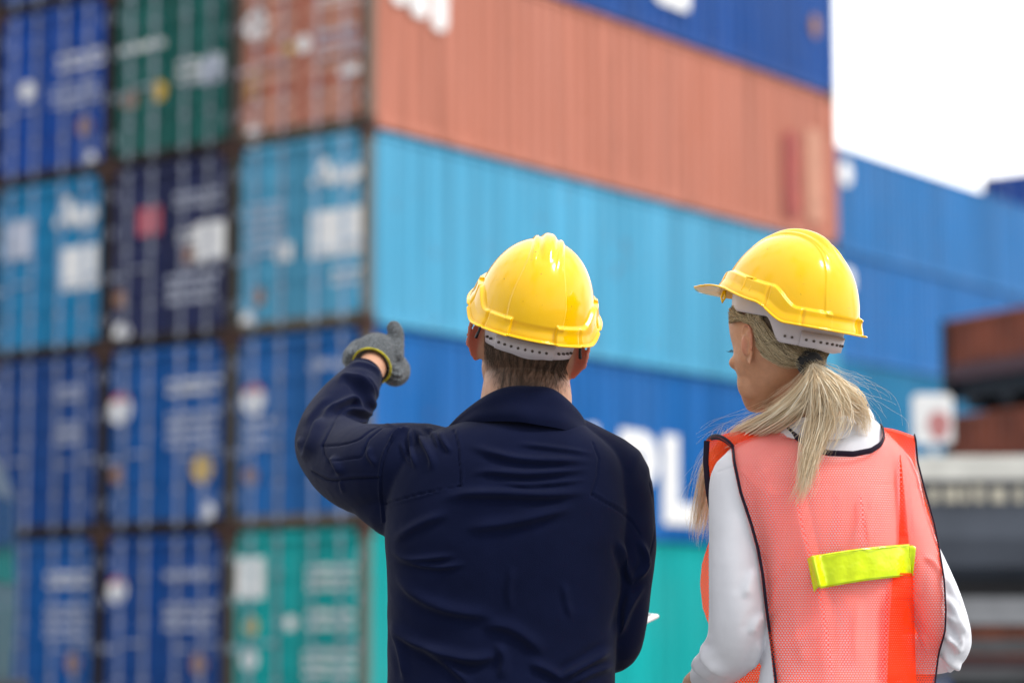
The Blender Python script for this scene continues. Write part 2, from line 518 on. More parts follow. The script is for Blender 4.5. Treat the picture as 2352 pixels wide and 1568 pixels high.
def copy_tree(o, parent=None):
    c = o.copy(); COL.objects.link(c); c.parent = parent
    for ch in list(o.children): copy_tree(ch, c)
    return c
FRAMEC = (0.022, 0.016, 0.018)  # rusty frame; shade of door recess and row gaps put into the colour
def paint_tree(o, col):
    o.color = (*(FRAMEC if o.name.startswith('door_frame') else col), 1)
    for ch in o.children: paint_tree(ch, col)
def text_mb(txt, h, wdt, bold=0.02, depth=0.012):
    cu = bpy.data.curves.new('t', 'FONT'); cu.body = txt; cu.size = 1; cu.offset = bold; cu.extrude = 0.0
    o = bpy.data.objects.new('t', cu); COL.objects.link(o)
    dg = bpy.context.evaluated_depsgraph_get(); dg.update()
    me = bpy.data.meshes.new_from_object(o.evaluated_get(dg))
    V = np.array([tuple(v.co) for v in me.vertices]); F = [tuple(p.vertices) for p in me.polygons]
    bpy.data.objects.remove(o); bpy.data.curves.remove(cu)
    mn = V.min(0); mx = V.max(0)
    V = (V - mn) / np.maximum(mx - mn, 1e-6)
    return V * np.array((wdt, h, 0)), F
def door_mark(parent, kind, u0, v0, u1, v1, mname='w', name=None):
    """marks on the door end: u left..right, v top..bottom (fractions of the end)"""
    M = {'w': M_white, 'g': M_grey, 'r': M_red, 'y': M_yel, 'o': M_orange_m, 'p': M_strip}[mname]
    X = lambda u: -CW + u * CW; Z = lambda v: CH * (1 - v)
    b = MB()
    if kind == 'panel':
        b.box(X(u0), X(u1), 0.018, 0.0285, Z(v1), Z(v0)); nm = 'sign_plate'
    elif kind == 'script':        # a flowing emblem of rounded strokes
        w_ = X(u1) - X(u0); h_ = Z(v0) - Z(v1); x, z = X(u0), Z(v1)
        for (a, b_, c, d_, r) in ((0.05, 0.3, 0.3, 0.95, .09), (0.3, 0.95, 0.42, 0.25, .1), (0.42, 0.3, 0.62, 0.7, .11), (0.6, 0.35, 0.95, 0.55, .16), (0.1, 0.45, 0.5, 0.45, .06), (.75, .15, .9, .65, .1)):
            b.tube([(x + a * w_, 0.022, z + b_ * h_), (x + c * w_, 0.022, z + d_ * h_)], r * h_, 8)
        b.V = [(p[0], 0.022 + (p[1] - 0.022) * 0.06, p[2]) for p in b.V]; nm = 'emblem'
    elif kind == 'dome':          # white disc with a red cap
        r = (u1 - u0) * CW / 2; cx = X((u0 + u1) / 2); cz = Z((v0 + v1) / 2)
        pts = [(cx + r * math.cos(t), cz + r * math.sin(t)) for t in np.linspace(math.pi * 0.85, math.pi * 2.15, 20)]
        b.prism(pts, 0.018, 0.028, 'y', 0)
        pts = [(cx + r * math.cos(t), cz + r * math.sin(t)) for t in np.linspace(math.pi * 0.15, math.pi * 0.85, 14)]
        b.prism(pts, 0.0175, 0.028, 'y', 1); M = [M_white, M_red]; nm = 'emblem'
    elif kind == 'disc':
        r = (u1 - u0) * CW / 2; cx = X((u0 + u1) / 2); cz = Z((v0 + v1) / 2)
        b.prism([(cx + r * math.cos(t), cz + r * math.sin(t)) for t in np.linspace(0, 2 * math.pi, 24, endpoint=False)], 0.018, 0.028, 'y'); nm = 'sticker'
    else:                         # rows of small painted characters too soft to read
        rows = max(1, int(round((v1 - v0) * CH / 0.14))); rr = random.Random(int(u0 * 1000 + v0 * 77))
        for i in range(rows):
            if i: b.build('marking', M, parent); b = MB()
            z = Z(v0) - (i + 0.75) * (v1 - v0) * CH / rows; x = X(u0); h = 0.62 * (v1 - v0) * CH / rows
            while x < X(u1) - 0.05:
                w_ = rr.uniform(0.03, 0.07)
                b.box(x, x + w_, 0.019, 0.0285, z, z + h * rr.uniform(0.6, 1)); x += w_ + rr.uniform(0.012, 0.04)
        nm = 'marking'
    return b.build(nm, M, parent)
def container(loc, rz, col, label, group, marks=()):
    global PROTO
    r = PROTO if not used[0] else copy_tree(PROTO)
    if not used[0]:
        used[0] = True
        container.master = r
    r.location = loc; r.rotation_euler = (0, 0, rz)
    tag(r, label, 'shipping container', group)
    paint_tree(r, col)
    todo.append((r, marks))
    return r
todo = []

BLUE = (0.002, 0.090, 0.34); BLUE2 = (0.002, 0.060, 0.27); SKYB = (0.085, 0.37, 0.58); SKYB2 = (0.003, 0.23, 0.48)
TEAL = (0.003, 0.38, 0.38); GREEN = (0.008, 0.12, 0.105); RUST = (0.50, 0.185, 0.125); NAVY = (0.018, 0.026, 0.095); ROYAL = (0.003, 0.07, 0.38)
ANG = R(-37.5)
CX, CY = -0.0604 * 31.2, 31.2
ca, sa = math.cos(ANG), math.sin(ANG)
def at_block(ox, oy, i, lv, ang=ANG, dy=0):
    x = -GAPX * i
    return (ox + math.cos(ang) * x - math.sin(ang) * dy, oy + math.sin(ang) * x + math.cos(ang) * dy, lv * LVL)
T = 'text'
spec = {
 (0, 0): (TEAL, 'bright teal container at the bottom front corner of the stack', [('panel', .06, .14, .26, .35, 'w'), ('disc', .12, .48, .22, .5, 'y'), ('disc', .10, .64, .22, .68, 'w'), (T, .58, .18, .94, .32, 'w'), (T, .58, .40, .92, .52, 'w'), (T, .56, .60, .94, .76, 'w'), ('disc', .42, .45, .5, .5, 'w')]),
 (0, 1): ((0.008, 0.125, 0.40), 'blue container with big white letters, second from the ground at the stack corner', [('dome', .08, .28, .25, .38), (T, .58, .14, .94, .22, 'g'), (T, .1, .42, .3, .6, 'g'), (T, .6, .4, .9, .7, 'g'), ('disc', .1, .7, .2, .75, 'o')]),
 (0, 2): (SKYB, 'pale sky blue container with white panel, under the rust orange one', [('script', .56, .12, .96, .32, 'w'), ('panel', .57, .40, .95, .64, 'w'), (T, .74, .70, .95, .80, 'w'), (T, .1, .3, .4, .6, 'g'), ('panel', .32, .54, .44, .63, 'w'), ('disc', .14, .78, .24, .83, 'o'), ('disc', .06, .9, .16, .95, 'w')]),
 (0, 3): (RUST, 'rust orange container above the pale sky blue one', [('disc', .06, .32, .24, .4, 'w'), (T, .6, .26, .94, .36, 'w'), ('panel', .34, .50, .44, .54, 'y'), ('disc', .46, .48, .56, .54, 'w'), ('panel', .78, .66, .92, .72, 'w'), ('disc', .08, .92, .2, .98, 'w'), (T, .6, .45, .92, .62, 'g'), (T, .08, .6, .2, .75, 'y')] + [('panel', x0, v, x0 + .36, v + .035, 'p') for v in (.13, .22, .33, .42, .56, .64, .78, .86) for x0 in (.09, .56)]),
 (0, 4): (BLUE2, 'blue container topmost at the stack corner above the rust orange one', [(T, .58, .18, .94, .32, 'w')]),
 (1, 0): (BLUE2, 'dark blue container beside the teal one at the bottom of the stack', [('dome', .06, .24, .21, .34), (T, .52, .18, .93, .26, 'g'), (T, .52, .36, .92, .52, 'g'), ('disc', .74, .66, .86, .71, 'o')]),
 (1, 1): (BLUE, 'mid blue container with red capped white emblem and round cream sticker', [('dome', .04, .26, .22, .38), (T, .52, .18, .94, .28, 'w'), (T, .52, .36, .92, .56, 'g'), ('disc', .72, .64, .88, .71, 'y'), ('disc', .06, .66, .16, .7, 'o'), ('disc', .8, .88, .9, .92, 'w')]),
 (1, 2): (NAVY, 'dark navy container with a red square sign and white panel', [('panel', .25, .24, .43, .39, 'r'), ('panel', .72, .37, .95, .58, 'w'), (T, .58, .38, .72, .48, 'w'), ('disc', .6, .5, .7, .56, 'o'), (T, .55, .18, .93, .28, 'g'), ('disc', .06, .89, .2, .96, 'w'), (T, .5, .62, .9, .8, 'g'), ('disc', .06, .7, .16, .75, 'o')]),
 (1, 3): (GREEN, 'dark green container between the royal blue and rust orange ones', [(T, .08, .3, .45, .38, 'w'), (T, .55, .46, .93, .60, 'w'), ('panel', .74, .48, .9, .62, 'g'), ('disc', .1, .60, .22, .66, 'o'), ('disc', .34, .58, .46, .64, 'y')]),
 (1, 4): (GREEN, 'green container above the dark green one in the middle column', []),
 (2, 0): (BLUE, 'blue container at the bottom of the leftmost column', [('dome', .06, .24, .22, .34), (T, .56, .18, .93, .28, 'w'), (T, .56, .36, .92, .56, 'g'), ('disc', .74, .66, .86, .71, 'o')]),
 (2, 1): (BLUE2, 'plain blue container second from the ground in the leftmost column', [(T, .62, .16, .85, .26, 'g'), (T, .6, .36, .85, .5, 'g')]),
 (2, 2): (SKYB2, 'bright azure container with white panel in the leftmost column', [('script', .55, .10, .93, .34, 'w'), ('panel', .60, .40, .93, .64, 'w'), ('panel', .1, .2, .35, .42, 'g')]),
 (2, 3): (ROYAL, 'royal blue container in the leftmost column beside the dark green one', [(T, .55, .28, .95, .4, 'w'), (T, .5, .46, .92, .60, 'g'), ('disc', .22, .42, .34, .5, 'w'), ('disc', .74, .70, .86, .76, 'o'), ('disc', .8, .9, .9, .95, 'w')]),
 (3, 0): (BLUE2, 'blue container at the bottom of the column just outside the left edge', []),
 (3, 1): (BLUE, 'blue container second from the ground in the column just outside the left edge', []),
 (3, 2): (NAVY, 'navy container in the column just outside the left edge', []),
 (3, 3): (GREEN, 'green container in the column just outside the left edge', []),
 (3, 4): (BLUE2, 'blue container topmost in the column just outside the left edge', []),
 (2, 4): (BLUE2, 'container topmost in the leftmost column, mostly out of the picture', []),
}
for (i, lv), (col, lab, marks) in spec.items():
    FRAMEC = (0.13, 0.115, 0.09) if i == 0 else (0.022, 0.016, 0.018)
    container(at_block(CX, CY, i, lv), ANG, col, lab, 'stacked containers in the near block', marks)
# far block, parallel and deeper
FB = [(BLUE2, 'blue container at the bottom of the far stack behind the woman'), (BLUE, 'blue container second from the ground in the far stack'),
      ((0.01, 0.17, 0.34), 'dark teal blue container third from the ground in the far stack'), ((0.02, 0.15, 0.42), 'blue container second from the top of the far stack'), ((0.03, 0.17, 0.43), 'blue container on top of the far stack against the white sky')]  # top two blues paled, distance haze put into their colour
FX, FY = (1926 - 1176) / 5596 * 57.2, 57.2
for lv, (col, lab) in enumerate(FB):
    container(at_block(FX, FY, 0, lv), ANG, col, lab, 'stacked containers in the far block', [])
for lv in range(6):
    lab = ['lowest blue container of the hindmost stack, on the ground behind the far stack', 'second blue container from the ground in the hindmost stack', 'third blue container from the ground in the hindmost stack', 'fourth blue container from the ground in the hindmost stack', 'blue container under the topmost one of the hindmost stack', 'deep blue container peeping over the far stack at the right edge'][lv]
    container((16.75, 73.5, lv * LVL), ANG, ROYAL if lv == 5 else BLUE2, lab, 'stacked containers in the hindmost block', [])
def side_mark(parent, V2, F, y0, z0, name='emblem', M=None):
    V = [(0.010, y0 + v[0], z0 + v[1]) for v in V2]
    # give it a real thickness
    n = len(V); VV = V + [(-0.02, v[1], v[2]) for v in V]
    FF = [tuple(f) for f in F] + [tuple(reversed([i + n for i in f])) for f in F]
    o = mesh(name, VV, FF, M or M_white, parent, smooth=False)
    return o
roots = [r for r, _ in todo]
for r, marks in todo:
    for mk in marks:
        door_mark(r, *mk)
def rblock(x0, x1, z0, z1, r=0.12):
    pts = []
    for cx, cz, a0 in ((x1 - r, z1 - r, 0), (x0 + r, z1 - r, 90), (x0 + r, z0 + r, 180), (x1 - r, z0 + r, 270)):
        pts += [(cx + r * math.cos(R(a0 + k * 18)), cz + r * math.sin(R(a0 + k * 18))) for k in range(6)]
    return pts, [tuple(range(len(pts)))]
side01 = roots[list(spec).index((0, 1))]
for ch, y0, wd in (('A', 4.45, 1.15), ('P', 5.72, 1.0), ('L', 6.86, 1.05)):
    V2, F2 = text_mb(ch, 1.36, wd, 0.05)
    o = side_mark(side01, V2, F2, y0, 0.27, 'letter')
side03 = roots[list(spec).index((0, 3))]
for x0, x1, z0 in ((0.45, 0.78, 1.75), (0.86, 1.2, 1.66), (1.3, 1.62, 1.56)):
    V2, F2 = rblock(x0, x1, z0, 2.35); side_mark(side03, V2, F2, 0, 0, 'emblem')
side04 = roots[list(spec).index((0, 4))]
V2, F2 = rblock(6.75, 7.7, 0.5, 1.5); side_mark(side04, V2, F2, 0, 0, 'emblem')
V2, F2 = rblock(11.5, 11.75, 0.9, 1.3); side_mark(side04, V2, F2, 0, 0, 'sign_plate', M_orange_m)
M_patch = mat('dark_red_repair_paint', (0.33, 0.045, 0.035), 0.55, noise=0.3, nscale=4)
V2, F2 = rblock(10.55, 11.0, 0.25, 1.75, 0.2); side_mark(side03, V2, F2, 0, 0, 'repair_patch', M_patch)
M_pale = mat('chalky_orange_paint', (0.55, 0.26, 0.17), 0.6, noise=0.2, nscale=4)
V2, F2 = rblock(11.3, 11.75, 0.3, 1.9, 0.1); side_mark(side03, V2, F2, 0, 0, 'repair_patch', M_pale)
for k in (3, 4):
    r = roots[20 + k]
    V2, F2 = rblock(0.45, 1.0, 1.65, 2.25, 0.25); side_mark(r, V2, F2, 0, 0, 'emblem')

# ------------------------------------------------------------------ half-height rust brown open containers at the right
M_brown = mat('rust_brown_paint', (0.33, 0.075, 0.03), 0.6, noise=0.35, nscale=1.5)
M_black = mat('black_steel', (0.012, 0.012, 0.016), 0.6)
M_mauve = mat('faded_bottom_rail', (0.12, 0.05, 0.055), 0.6, noise=0.2)
def half_container(loc, rz, label):
    t = thing('half_height_container', label, 'container', loc, rz, 'half height brown containers')
    L, W, H = 6.06, 2.44, 1.66
    b = MB(); V = []; F = []; n = 22
    for i in range(n * 4 + 1):
        y = 0.1 + (L - 0.2) * i / (n * 4); k = (0, 0, 1, 1)[i % 4]
        V += [(-0.03 + -0.036 * k + 0.03, y, 0.86), (-0.03 - 0.036 * k + 0.03, y, H - 0.09)]
    for i in range(n * 4): F.append((2 * i, 2 * i + 2, 2 * i + 3, 2 * i + 1))
    for sx, fl in ((0, 1), (W, -1)):
        mesh('side_wall', [(sx + p[0] * -fl, p[1], p[2]) for p in V], F, M_brown, t, smooth=False)
    b.box(-0.02, 0.06, 0.1, L - 0.1, H - 0.09, H - 0.01); b.box(W - 0.06, W + 0.02, 0.1, L - 0.1, H - 0.09, H - 0.01)
    b.build('top_rail', M_brown, t)
    b = MB(); b.box(-0.03, 0.08, 0.14, L - 0.14, 0.58, 0.86); b.box(W - 0.08, W + 0.03, 0.14, L - 0.14, 0.58, 0.86); b.build('bottom_rail', M_mauve, t)
    for x0 in (-0.04, W - 0.12):
        for y0 in (-0.02, L - 0.14):
            b = MB(); b.box(x0, x0 + 0.16, y0, y0 + 0.16, 0, H); b.build('corner_post', M_black, t, bevel=0.01)
    b = MB(); b.box(0.08, W - 0.08, 0.14, L - 0.14, 0.25, 0.60)
    for k in range(6): b.box(0.02, W - 0.02, 0.5 + k * 0.95, 0.75 + k * 0.95, 0.05, 0.25)
    b.build('floor_frame', M_black, t)
    b = MB(); b.box(0.12, W - 0.12, 0.02, 0.08, 0.6, H - 0.05); b.box(0.12, W - 0.12, L - 0.08, L - 0.02, 0.6, H - 0.05); b.build('end_wall', M_brown, t)
    return t
hp = U(2165, 700, 42)
ha = R(28)
# local +x must point to (.88,.47), local -y runs towards the camera-right (.47,-.88)
for lv, lab in enumerate(('rust brown half height container at the bottom of its stack', 'rust brown half height container second in its stack', 'rust brown half height container behind the white sign', 'rust brown half height container on top of its stack right of the far blue stack')):
    d = np.array((math.sin(R(28)), -math.cos(R(28)))) * 6.06
    half_container((hp[0] + d[0], hp[1] + d[1], lv * 1.68), R(28), lab)

# ------------------------------------------------------------------ sign on a post
M_pole = mat('galvanised_post', (0.3, 0.33, 0.36), 0.5, metal=0.3)
sp = U(2142, 962, 25)
t = thing('sign_post', 'white square sign with a red symbol on a grey post behind the woman', 'sign', (sp[0], 25, 0))
b = MB(); b.tube([(0, 0.03, 0), (0, 0.03, sp[2] + 0.2)], 0.04, 12); b.build('post', M_pole, t, smooth=True)
b = MB(); pts, _ = rblock(-0.21, 0.21, sp[2] - 0.26, sp[2] + 0.26, 0.06); b.prism(pts, -0.02, -0.012, 'y'); sg = b.build('sign_plate', M_white, t)
b = MB(); pts = [(0.06 + 0.12 * math.cos(a) * (0.85 if math.sin(a) < 0 else 1), sp[2] - 0.07 + 0.15 * math.sin(a)) for a in np.linspace(0, 6.283, 24, endpoint=False)]
b.prism(pts, -0.024, -0.0205, 'y'); b.build('symbol', mat('faded_red_sign_paint', (0.55, 0.22, 0.22), 0.6), sg)

# ------------------------------------------------------------------ dark grey tipper trailer at the right, truck cab at the left edge
M_dkgrey = mat('dark_grey_body_paint', (0.075, 0.09, 0.12), 0.4, noise=0.15, nscale=1.5)
M_rail = mat('pale_grey_rail_paint', (0.62, 0.62, 0.58), 0.55, noise=0.15, nscale=3)
M_chass = mat('chassis_steel', (0.06, 0.063, 0.07), 0.55, noise=0.3, nscale=3)
M_tyre = mat('tyre_rubber', (0.02, 0.02, 0.02), 0.85)
M_lettering = mat('cream_lettering', (0.5, 0.47, 0.38), 0.6)
def wheel(parent, x, y, z, r=0.5, wd=0.28):
    b = MB(); prof = [(r * 0.62, -wd / 2), (r * 0.95, -wd / 2), (r, -wd / 2 + 0.04), (r, wd / 2 - 0.04), (r * 0.95, wd / 2), (r * 0.62, wd / 2)]
    def rev(prof, mb):
        n = 32; V = []; F = []
        for i in range(n):
            a = 2 * math.pi * i / n
            for (q, h) in prof: V.append((x + q * math.cos(a), y + h, z + q * math.sin(a)))
        m = len(prof)
        for i in range(n):
            for j in range(m - 1):
                F.append((i * m + j, i * m + j + 1, ((i + 1) % n) * m + j + 1, ((i + 1) % n) * m + j))
        mb.add(V, F)
    rev(prof, b); wh = b.build('wheel', M_tyre, parent, smooth=True)
    b = MB(); rev([(0.001, -wd / 2 + 0.04), (0.14, -wd / 2), (0.18, -wd / 2 + 0.06), (r * 0.62, -wd / 2 + 0.02), (r * 0.62, wd / 2 - 0.02), (0.001, wd / 2 - 0.1)], b)
    b.build('rim', M_rail, wh, smooth=True)
TX = U(1850, 1200, 20)[0]
t = thing('tipper_trailer', 'dark grey tipper trailer with pale top rail parked right of the woman', 'trailer', (TX, 20, 0))
LT = 8.0
b = MB()
prof = [(0.0, 2.42), (0.02, 1.95), (0.10, 1.72), (0.34, 1.60), (2.1, 1.60), (2.34, 1.72), (2.42, 1.95), (2.44, 2.42)]
b.prism(prof, 0, LT, 'x'); b.build('body', M_dkgrey, t)
b = MB(); b.box(-0.04, LT + 0.04, -0.05, 0.07, 2.42, 2.62); b.box(-0.04, LT + 0.04, 2.4, 2.5, 2.42, 2.62); b.build('top_rail', M_rail, t, bevel=0.01)
b = MB()
for k in range(5): b.box(0.05 + k * 1.95, 0.14 + k * 1.95, -0.045, 0.0, 1.7, 2.41)
b.build('side_post', M_dkgrey, t)
b = MB(); rr = random.Random(3); x = 1.02
for k in range(9):
    wd_ = rr.uniform(0.06, 0.13); b.box(x, x + wd_, -0.022, -0.001, 2.24, 2.24 + rr.uniform(0.1, 0.15)); b.build('lettering', M_lettering, t); b = MB(); x += wd_ + rr.uniform(0.03, 0.10)
pass
b = MB(); b.box(0.1, LT - 0.1, 0.05, 0.15, 1.24, 1.46); b.box(0.1, LT - 0.1, 2.2, 2.3, 1.24, 1.46); b.build('chassis_beam', mat('grey_beam_paint', (0.22, 0.23, 0.25), 0.5, noise=.2, nscale=3), t)
b = MB(); b.box(0.1, LT - 0.1, 0.3, 2.1, 1.3, 1.6); b.build('underbody', M_black, t)
b = MB(); b.box(0.6, LT - 0.5, 0.0, 0.05, 1.0, 1.12); b.box(0.6, LT - 0.5, 0.02, 0.06, 0.78, 0.88)
for k in range(6): b.box(0.9 + k * 1.15, 0.96 + k * 1.15, 0.06, 0.1, 0.7, 1.24)
b.build('side_guard', M_chass, t)
for (x, y) in ((2.6, 0.35), (3.8, 0.35), (5.0, 0.35), (2.6, 2.1), (3.8, 2.1), (5.0, 2.1)): wheel(t, x, y, 0.5)
b = MB()
for x in (2.6, 3.8, 5.0): b.tube([(x, 0.3, 0.5), (x, 2.1, 0.5)], 0.07, 10)
b.build('axle', M_black, t)
b = MB(); b.box(7.0, 7.12, 0.5, 0.62, 0, 1.3); b.box(7.0, 7.12, 1.8, 1.92, 0, 1.3); b.build('landing_leg', M_chass, t)
b = MB(); b.tube([(3.75, 0.16, 1.56), (3.75, 0.16, 1.75)], 0.1, 12); b.tube([(2.4, 0.1, 1.48), (2.7, 0.1, 1.6)], 0.09, 10); b.build('hydraulic_ram', M_chass, t)

M_cab = mat('pale_grey_cab_paint', (0.045, 0.06, 0.09), 0.35, noise=0.1)
M_glass = mat('dark_cab_glass', (0.02, 0.025, 0.03), 0.08)
cx_ = U(40, 990, 19.3)
t = thing('truck_cab', 'grey blue truck front just entering the left edge of the picture', 'truck', (cx_[0] - 2.2, 17, 0))
b = MB()
prof = [(0, 0.55), (2.2, 0.55), (2.24, 1.35), (2.2, 2.25), (2.12, 2.46), (1.96, 2.66), (1.7, 2.78), (0, 2.82)]
b.prism(prof, 0, 2.3, 'y'); b.build('cab_body', M_cab, t, bevel=0.05)
b = MB(); b.box(0.6, 1.6, -0.012, 0.01, 1.5, 2.3); b.build('side_window', M_glass, t)
b = MB(); b.prism([(2.21, 1.55), (2.25, 1.55), (2.22, 2.2), (2.18, 2.2)], 0.2, 2.1, 'y'); b.build('windscreen', M_glass, t)
b = MB(); b.box(2.2, 2.36, 0.02, 2.28, 0.4, 0.8); b.build('bumper', M_black, t, bevel=0.03)
for y in (0.2, 2.1): wheel(t, 1.2, y, 0.5)
# ================================================================== PEOPLE: shared builders
M_skin_m = None
def skin_mat(name, base, red):
    """skin with pores, redness (ears) and hair tint read from point attributes"""
    m = mat(name, base, 0.5, sss=0.12, bump=0.0006, bscale=900)
    t = m.node_tree; b = t.nodes['Principled BSDF']
    a = t.nodes.new('ShaderNodeAttribute'); a.attribute_name = 'red'
    h = t.nodes.new('ShaderNodeAttribute'); h.attribute_name = 'scalp'
    tc = t.nodes.new('ShaderNodeTexCoord'); n = t.nodes.new('ShaderNodeTexNoise'); n.inputs['Scale'].default_value = 90; n.inputs['Detail'].default_value = 4
    t.links.new(tc.outputs['Object'], n.inputs['Vector'])
    mr = t.nodes.new('ShaderNodeMapRange'); mr.inputs[1].default_value = .3; mr.inputs[2].default_value = .7; mr.inputs[3].default_value = .93; mr.inputs[4].default_value = 1.06
    t.links.new(n.outputs[0], mr.inputs[0])
    sc = t.nodes.new('ShaderNodeVectorMath'); sc.operation = 'SCALE'; sc.inputs[0].default_value = base; t.links.new(mr.outputs[0], sc.inputs['Scale'])
    m1 = t.nodes.new('ShaderNodeMix'); m1.data_type = 'RGBA'; t.links.new(a.outputs['Fac'], m1.inputs[0]); t.links.new(sc.outputs[0], m1.inputs[6]); m1.inputs[7].default_value = (*red, 1)
    m2 = t.nodes.new('ShaderNodeMix'); m2.data_type = 'RGBA'; t.links.new(h.outputs['Fac'], m2.inputs[0]); t.links.new(m1.outputs[2], m2.inputs[6]); m2.inputs[7].default_value = (0.10, 0.06, 0.04, 1)
    t.links.new(m2.outputs[2], b.inputs['Base Color'])
    return m
M_skin1 = skin_mat('skin_man', (0.52, 0.27, 0.17), (0.55, 0.19, 0.13))
M_skin2 = skin_mat('skin_woman', (0.54, 0.27, 0.155), (0.55, 0.20, 0.12))
M_yhat = mat('yellow_plastic_shell', (0.92, 0.53, 0.0), 0.13, spec=0.42, coat=0.15, noise=0.04, nscale=12, sss=0.0, rough_noise=0.05)
def scuff(m):
    t = m.node_tree; b = t.nodes['Principled BSDF']; src = b.inputs['Base Color'].links[0].from_socket
    tc = t.nodes.new('ShaderNodeTexCoord')
    n = t.nodes.new('ShaderNodeTexNoise'); n.inputs['Scale'].default_value = 140; n.inputs['Detail'].default_value = 2; t.links.new(tc.outputs['Object'], n.inputs['Vector'])
    r = t.nodes.new('ShaderNodeMapRange'); r.inputs[1].default_value = .735; r.inputs[2].default_value = .77; r.inputs[3].default_value = 0; r.inputs[4].default_value = .65; t.links.new(n.outputs[0], r.inputs[0])
    mp = t.nodes.new('ShaderNodeMapping'); mp.inputs['Scale'].default_value = (60, 12, 260); mp.inputs['Rotation'].default_value = (.3, .5, .2); t.links.new(tc.outputs['Object'], mp.inputs[0])
    n2 = t.nodes.new('ShaderNodeTexNoise'); n2.inputs['Scale'].default_value = 1; n2.inputs['Detail'].default_value = 3; t.links.new(mp.outputs[0], n2.inputs['Vector'])
    r2 = t.nodes.new('ShaderNodeMapRange'); r2.inputs[1].default_value = .70; r2.inputs[2].default_value = .78; r2.inputs[3].default_value = 0; r2.inputs[4].default_value = .35; t.links.new(n2.outputs[0], r2.inputs[0])
    mx = t.nodes.new('ShaderNodeMath'); mx.operation = 'MAXIMUM'; t.links.new(r.outputs[0], mx.inputs[0]); t.links.new(r2.outputs[0], mx.inputs[1])
    c = t.nodes.new('ShaderNodeMix'); c.data_type = 'RGBA'; t.links.new(mx.outputs[0], c.inputs[0]); t.links.new(src, c.inputs[6]); c.inputs[7].default_value = (.25, .12, .02, 1)
    t.links.new(c.outputs[2], b.inputs['Base Color'])
scuff(M_yhat)
M_strap = mat('milky_plastic_strap', (0.55, 0.50, 0.53), 0.4, noise=0.05, nscale=30, sss=0.15, sssr=(1, .9, .9))
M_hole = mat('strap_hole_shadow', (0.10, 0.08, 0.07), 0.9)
M_clip = mat('black_plastic_clip', (0.01, 0.01, 0.012), 0.35)
M_eye = mat('eye_white', (0.7, 0.68, 0.65), 0.15)
M_iris = mat('eye_iris', (0.05, 0.04, 0.03), 0.1)

def head_matrix(pos, yaw, pitch, roll, scale=1.0):
    """yaw left positive, pitch back positive, roll to the right positive"""
    M = Matrix.Translation(Vector(pos)) @ Matrix.Rotation(yaw, 4, 'Z') @ Matrix.Rotation(roll, 4, 'Y') @ Matrix.Rotation(pitch, 4, 'X') @ Matrix.Scale(scale, 4)
    return np.array(M)
def xf(M, V):
    V = np.asarray(V, float); return V @ M[:3, :3].T + M[:3, 3]

def ear_shell(side, k=1.0, out=0.0, fwd=0.0):
    """one ear as a closed thin dish: helix rim, scapha, antihelix, concha, tragus and lobe. Local head frame."""
    nr, na = 22, 56
    V = []; top = []; 
    for layer in (0, 1):
        for i in range(nr + 1):
            q = i / nr
            for j in range(na):
                a = 2 * math.pi * j / na          # 0 = back, 90 = up, 180 = front
                ca_, sa_ = math.cos(a), math.sin(a)
                ry = 0.0185 * (1.0 if ca_ > 0 else 0.72) * (1 + 0.16 * sa_)
                rz = 0.032 if sa_ > 0 else 0.033
                lob = 1 - 0.30 * max(0, -sa_) ** 3 * (1)        # narrower lobe
                y = -ca_ * ry * q * (lob if True else 1); z = sa_ * rz * q
                # relief
                h = 0.0
                rim = math.exp(-((q - 0.93) / 0.07) ** 2) * (0.0055 if sa_ > -0.55 else 0.001)
                fr = 1 if ca_ > -0.75 or sa_ > 0.5 else 0.3
                scap = -0.0035 * math.exp(-((q - 0.74) / 0.08) ** 2) * max(0, min(1, sa_ + 0.6))
                anti = 0.0030 * math.exp(-((q - 0.52) / 0.09) ** 2) * max(0, min(1, ca_ + 0.5))
                dc = math.hypot((y - 0.0045) / 0.0075, (z + 0.004) / 0.011)
                con = -0.0105 * math.exp(-dc ** 2 * 1.1)
                trag = 0.004 * math.exp(-(((y - 0.0125) / 0.0035) ** 2 + ((z + 0.006) / 0.006) ** 2))
                h = rim * fr + scap + anti + con + trag
                flare = (0.017 + out) * sstep(-0.012, 0.018, -y)      # rear edge stands out from the head
                x = 0.0 + flare + (h if layer == 0 else -0.0028 + min(0, con) * 0.8 + 0.5 * rim)
                V.append((x, y, z + 0.25 * -y))
    n1 = (nr + 1) * na
    F = []
    for L in (0, 1):
        for i in range(nr):
            for j in range(na):
                a, b, c, d = L * n1 + i * na + j, L * n1 + i * na + (j + 1) % na, L * n1 + (i + 1) * na + (j + 1) % na, L * n1 + (i + 1) * na + j
                F.append((a, b, c, d) if L == 0 else (d, c, b, a))
    for j in range(na):
        F.append((nr * na + j, nr * na + (j + 1) % na, n1 + nr * na + (j + 1) % na, n1 + nr * na + j))
    V = np.array(V) * np.array((1, k, k))
    V[:, 0] = side * (V[:, 0] + 0.0715)
    V[:, 1] -= 0.004 - fwd; V[:, 2] -= 0.012
    return V, F

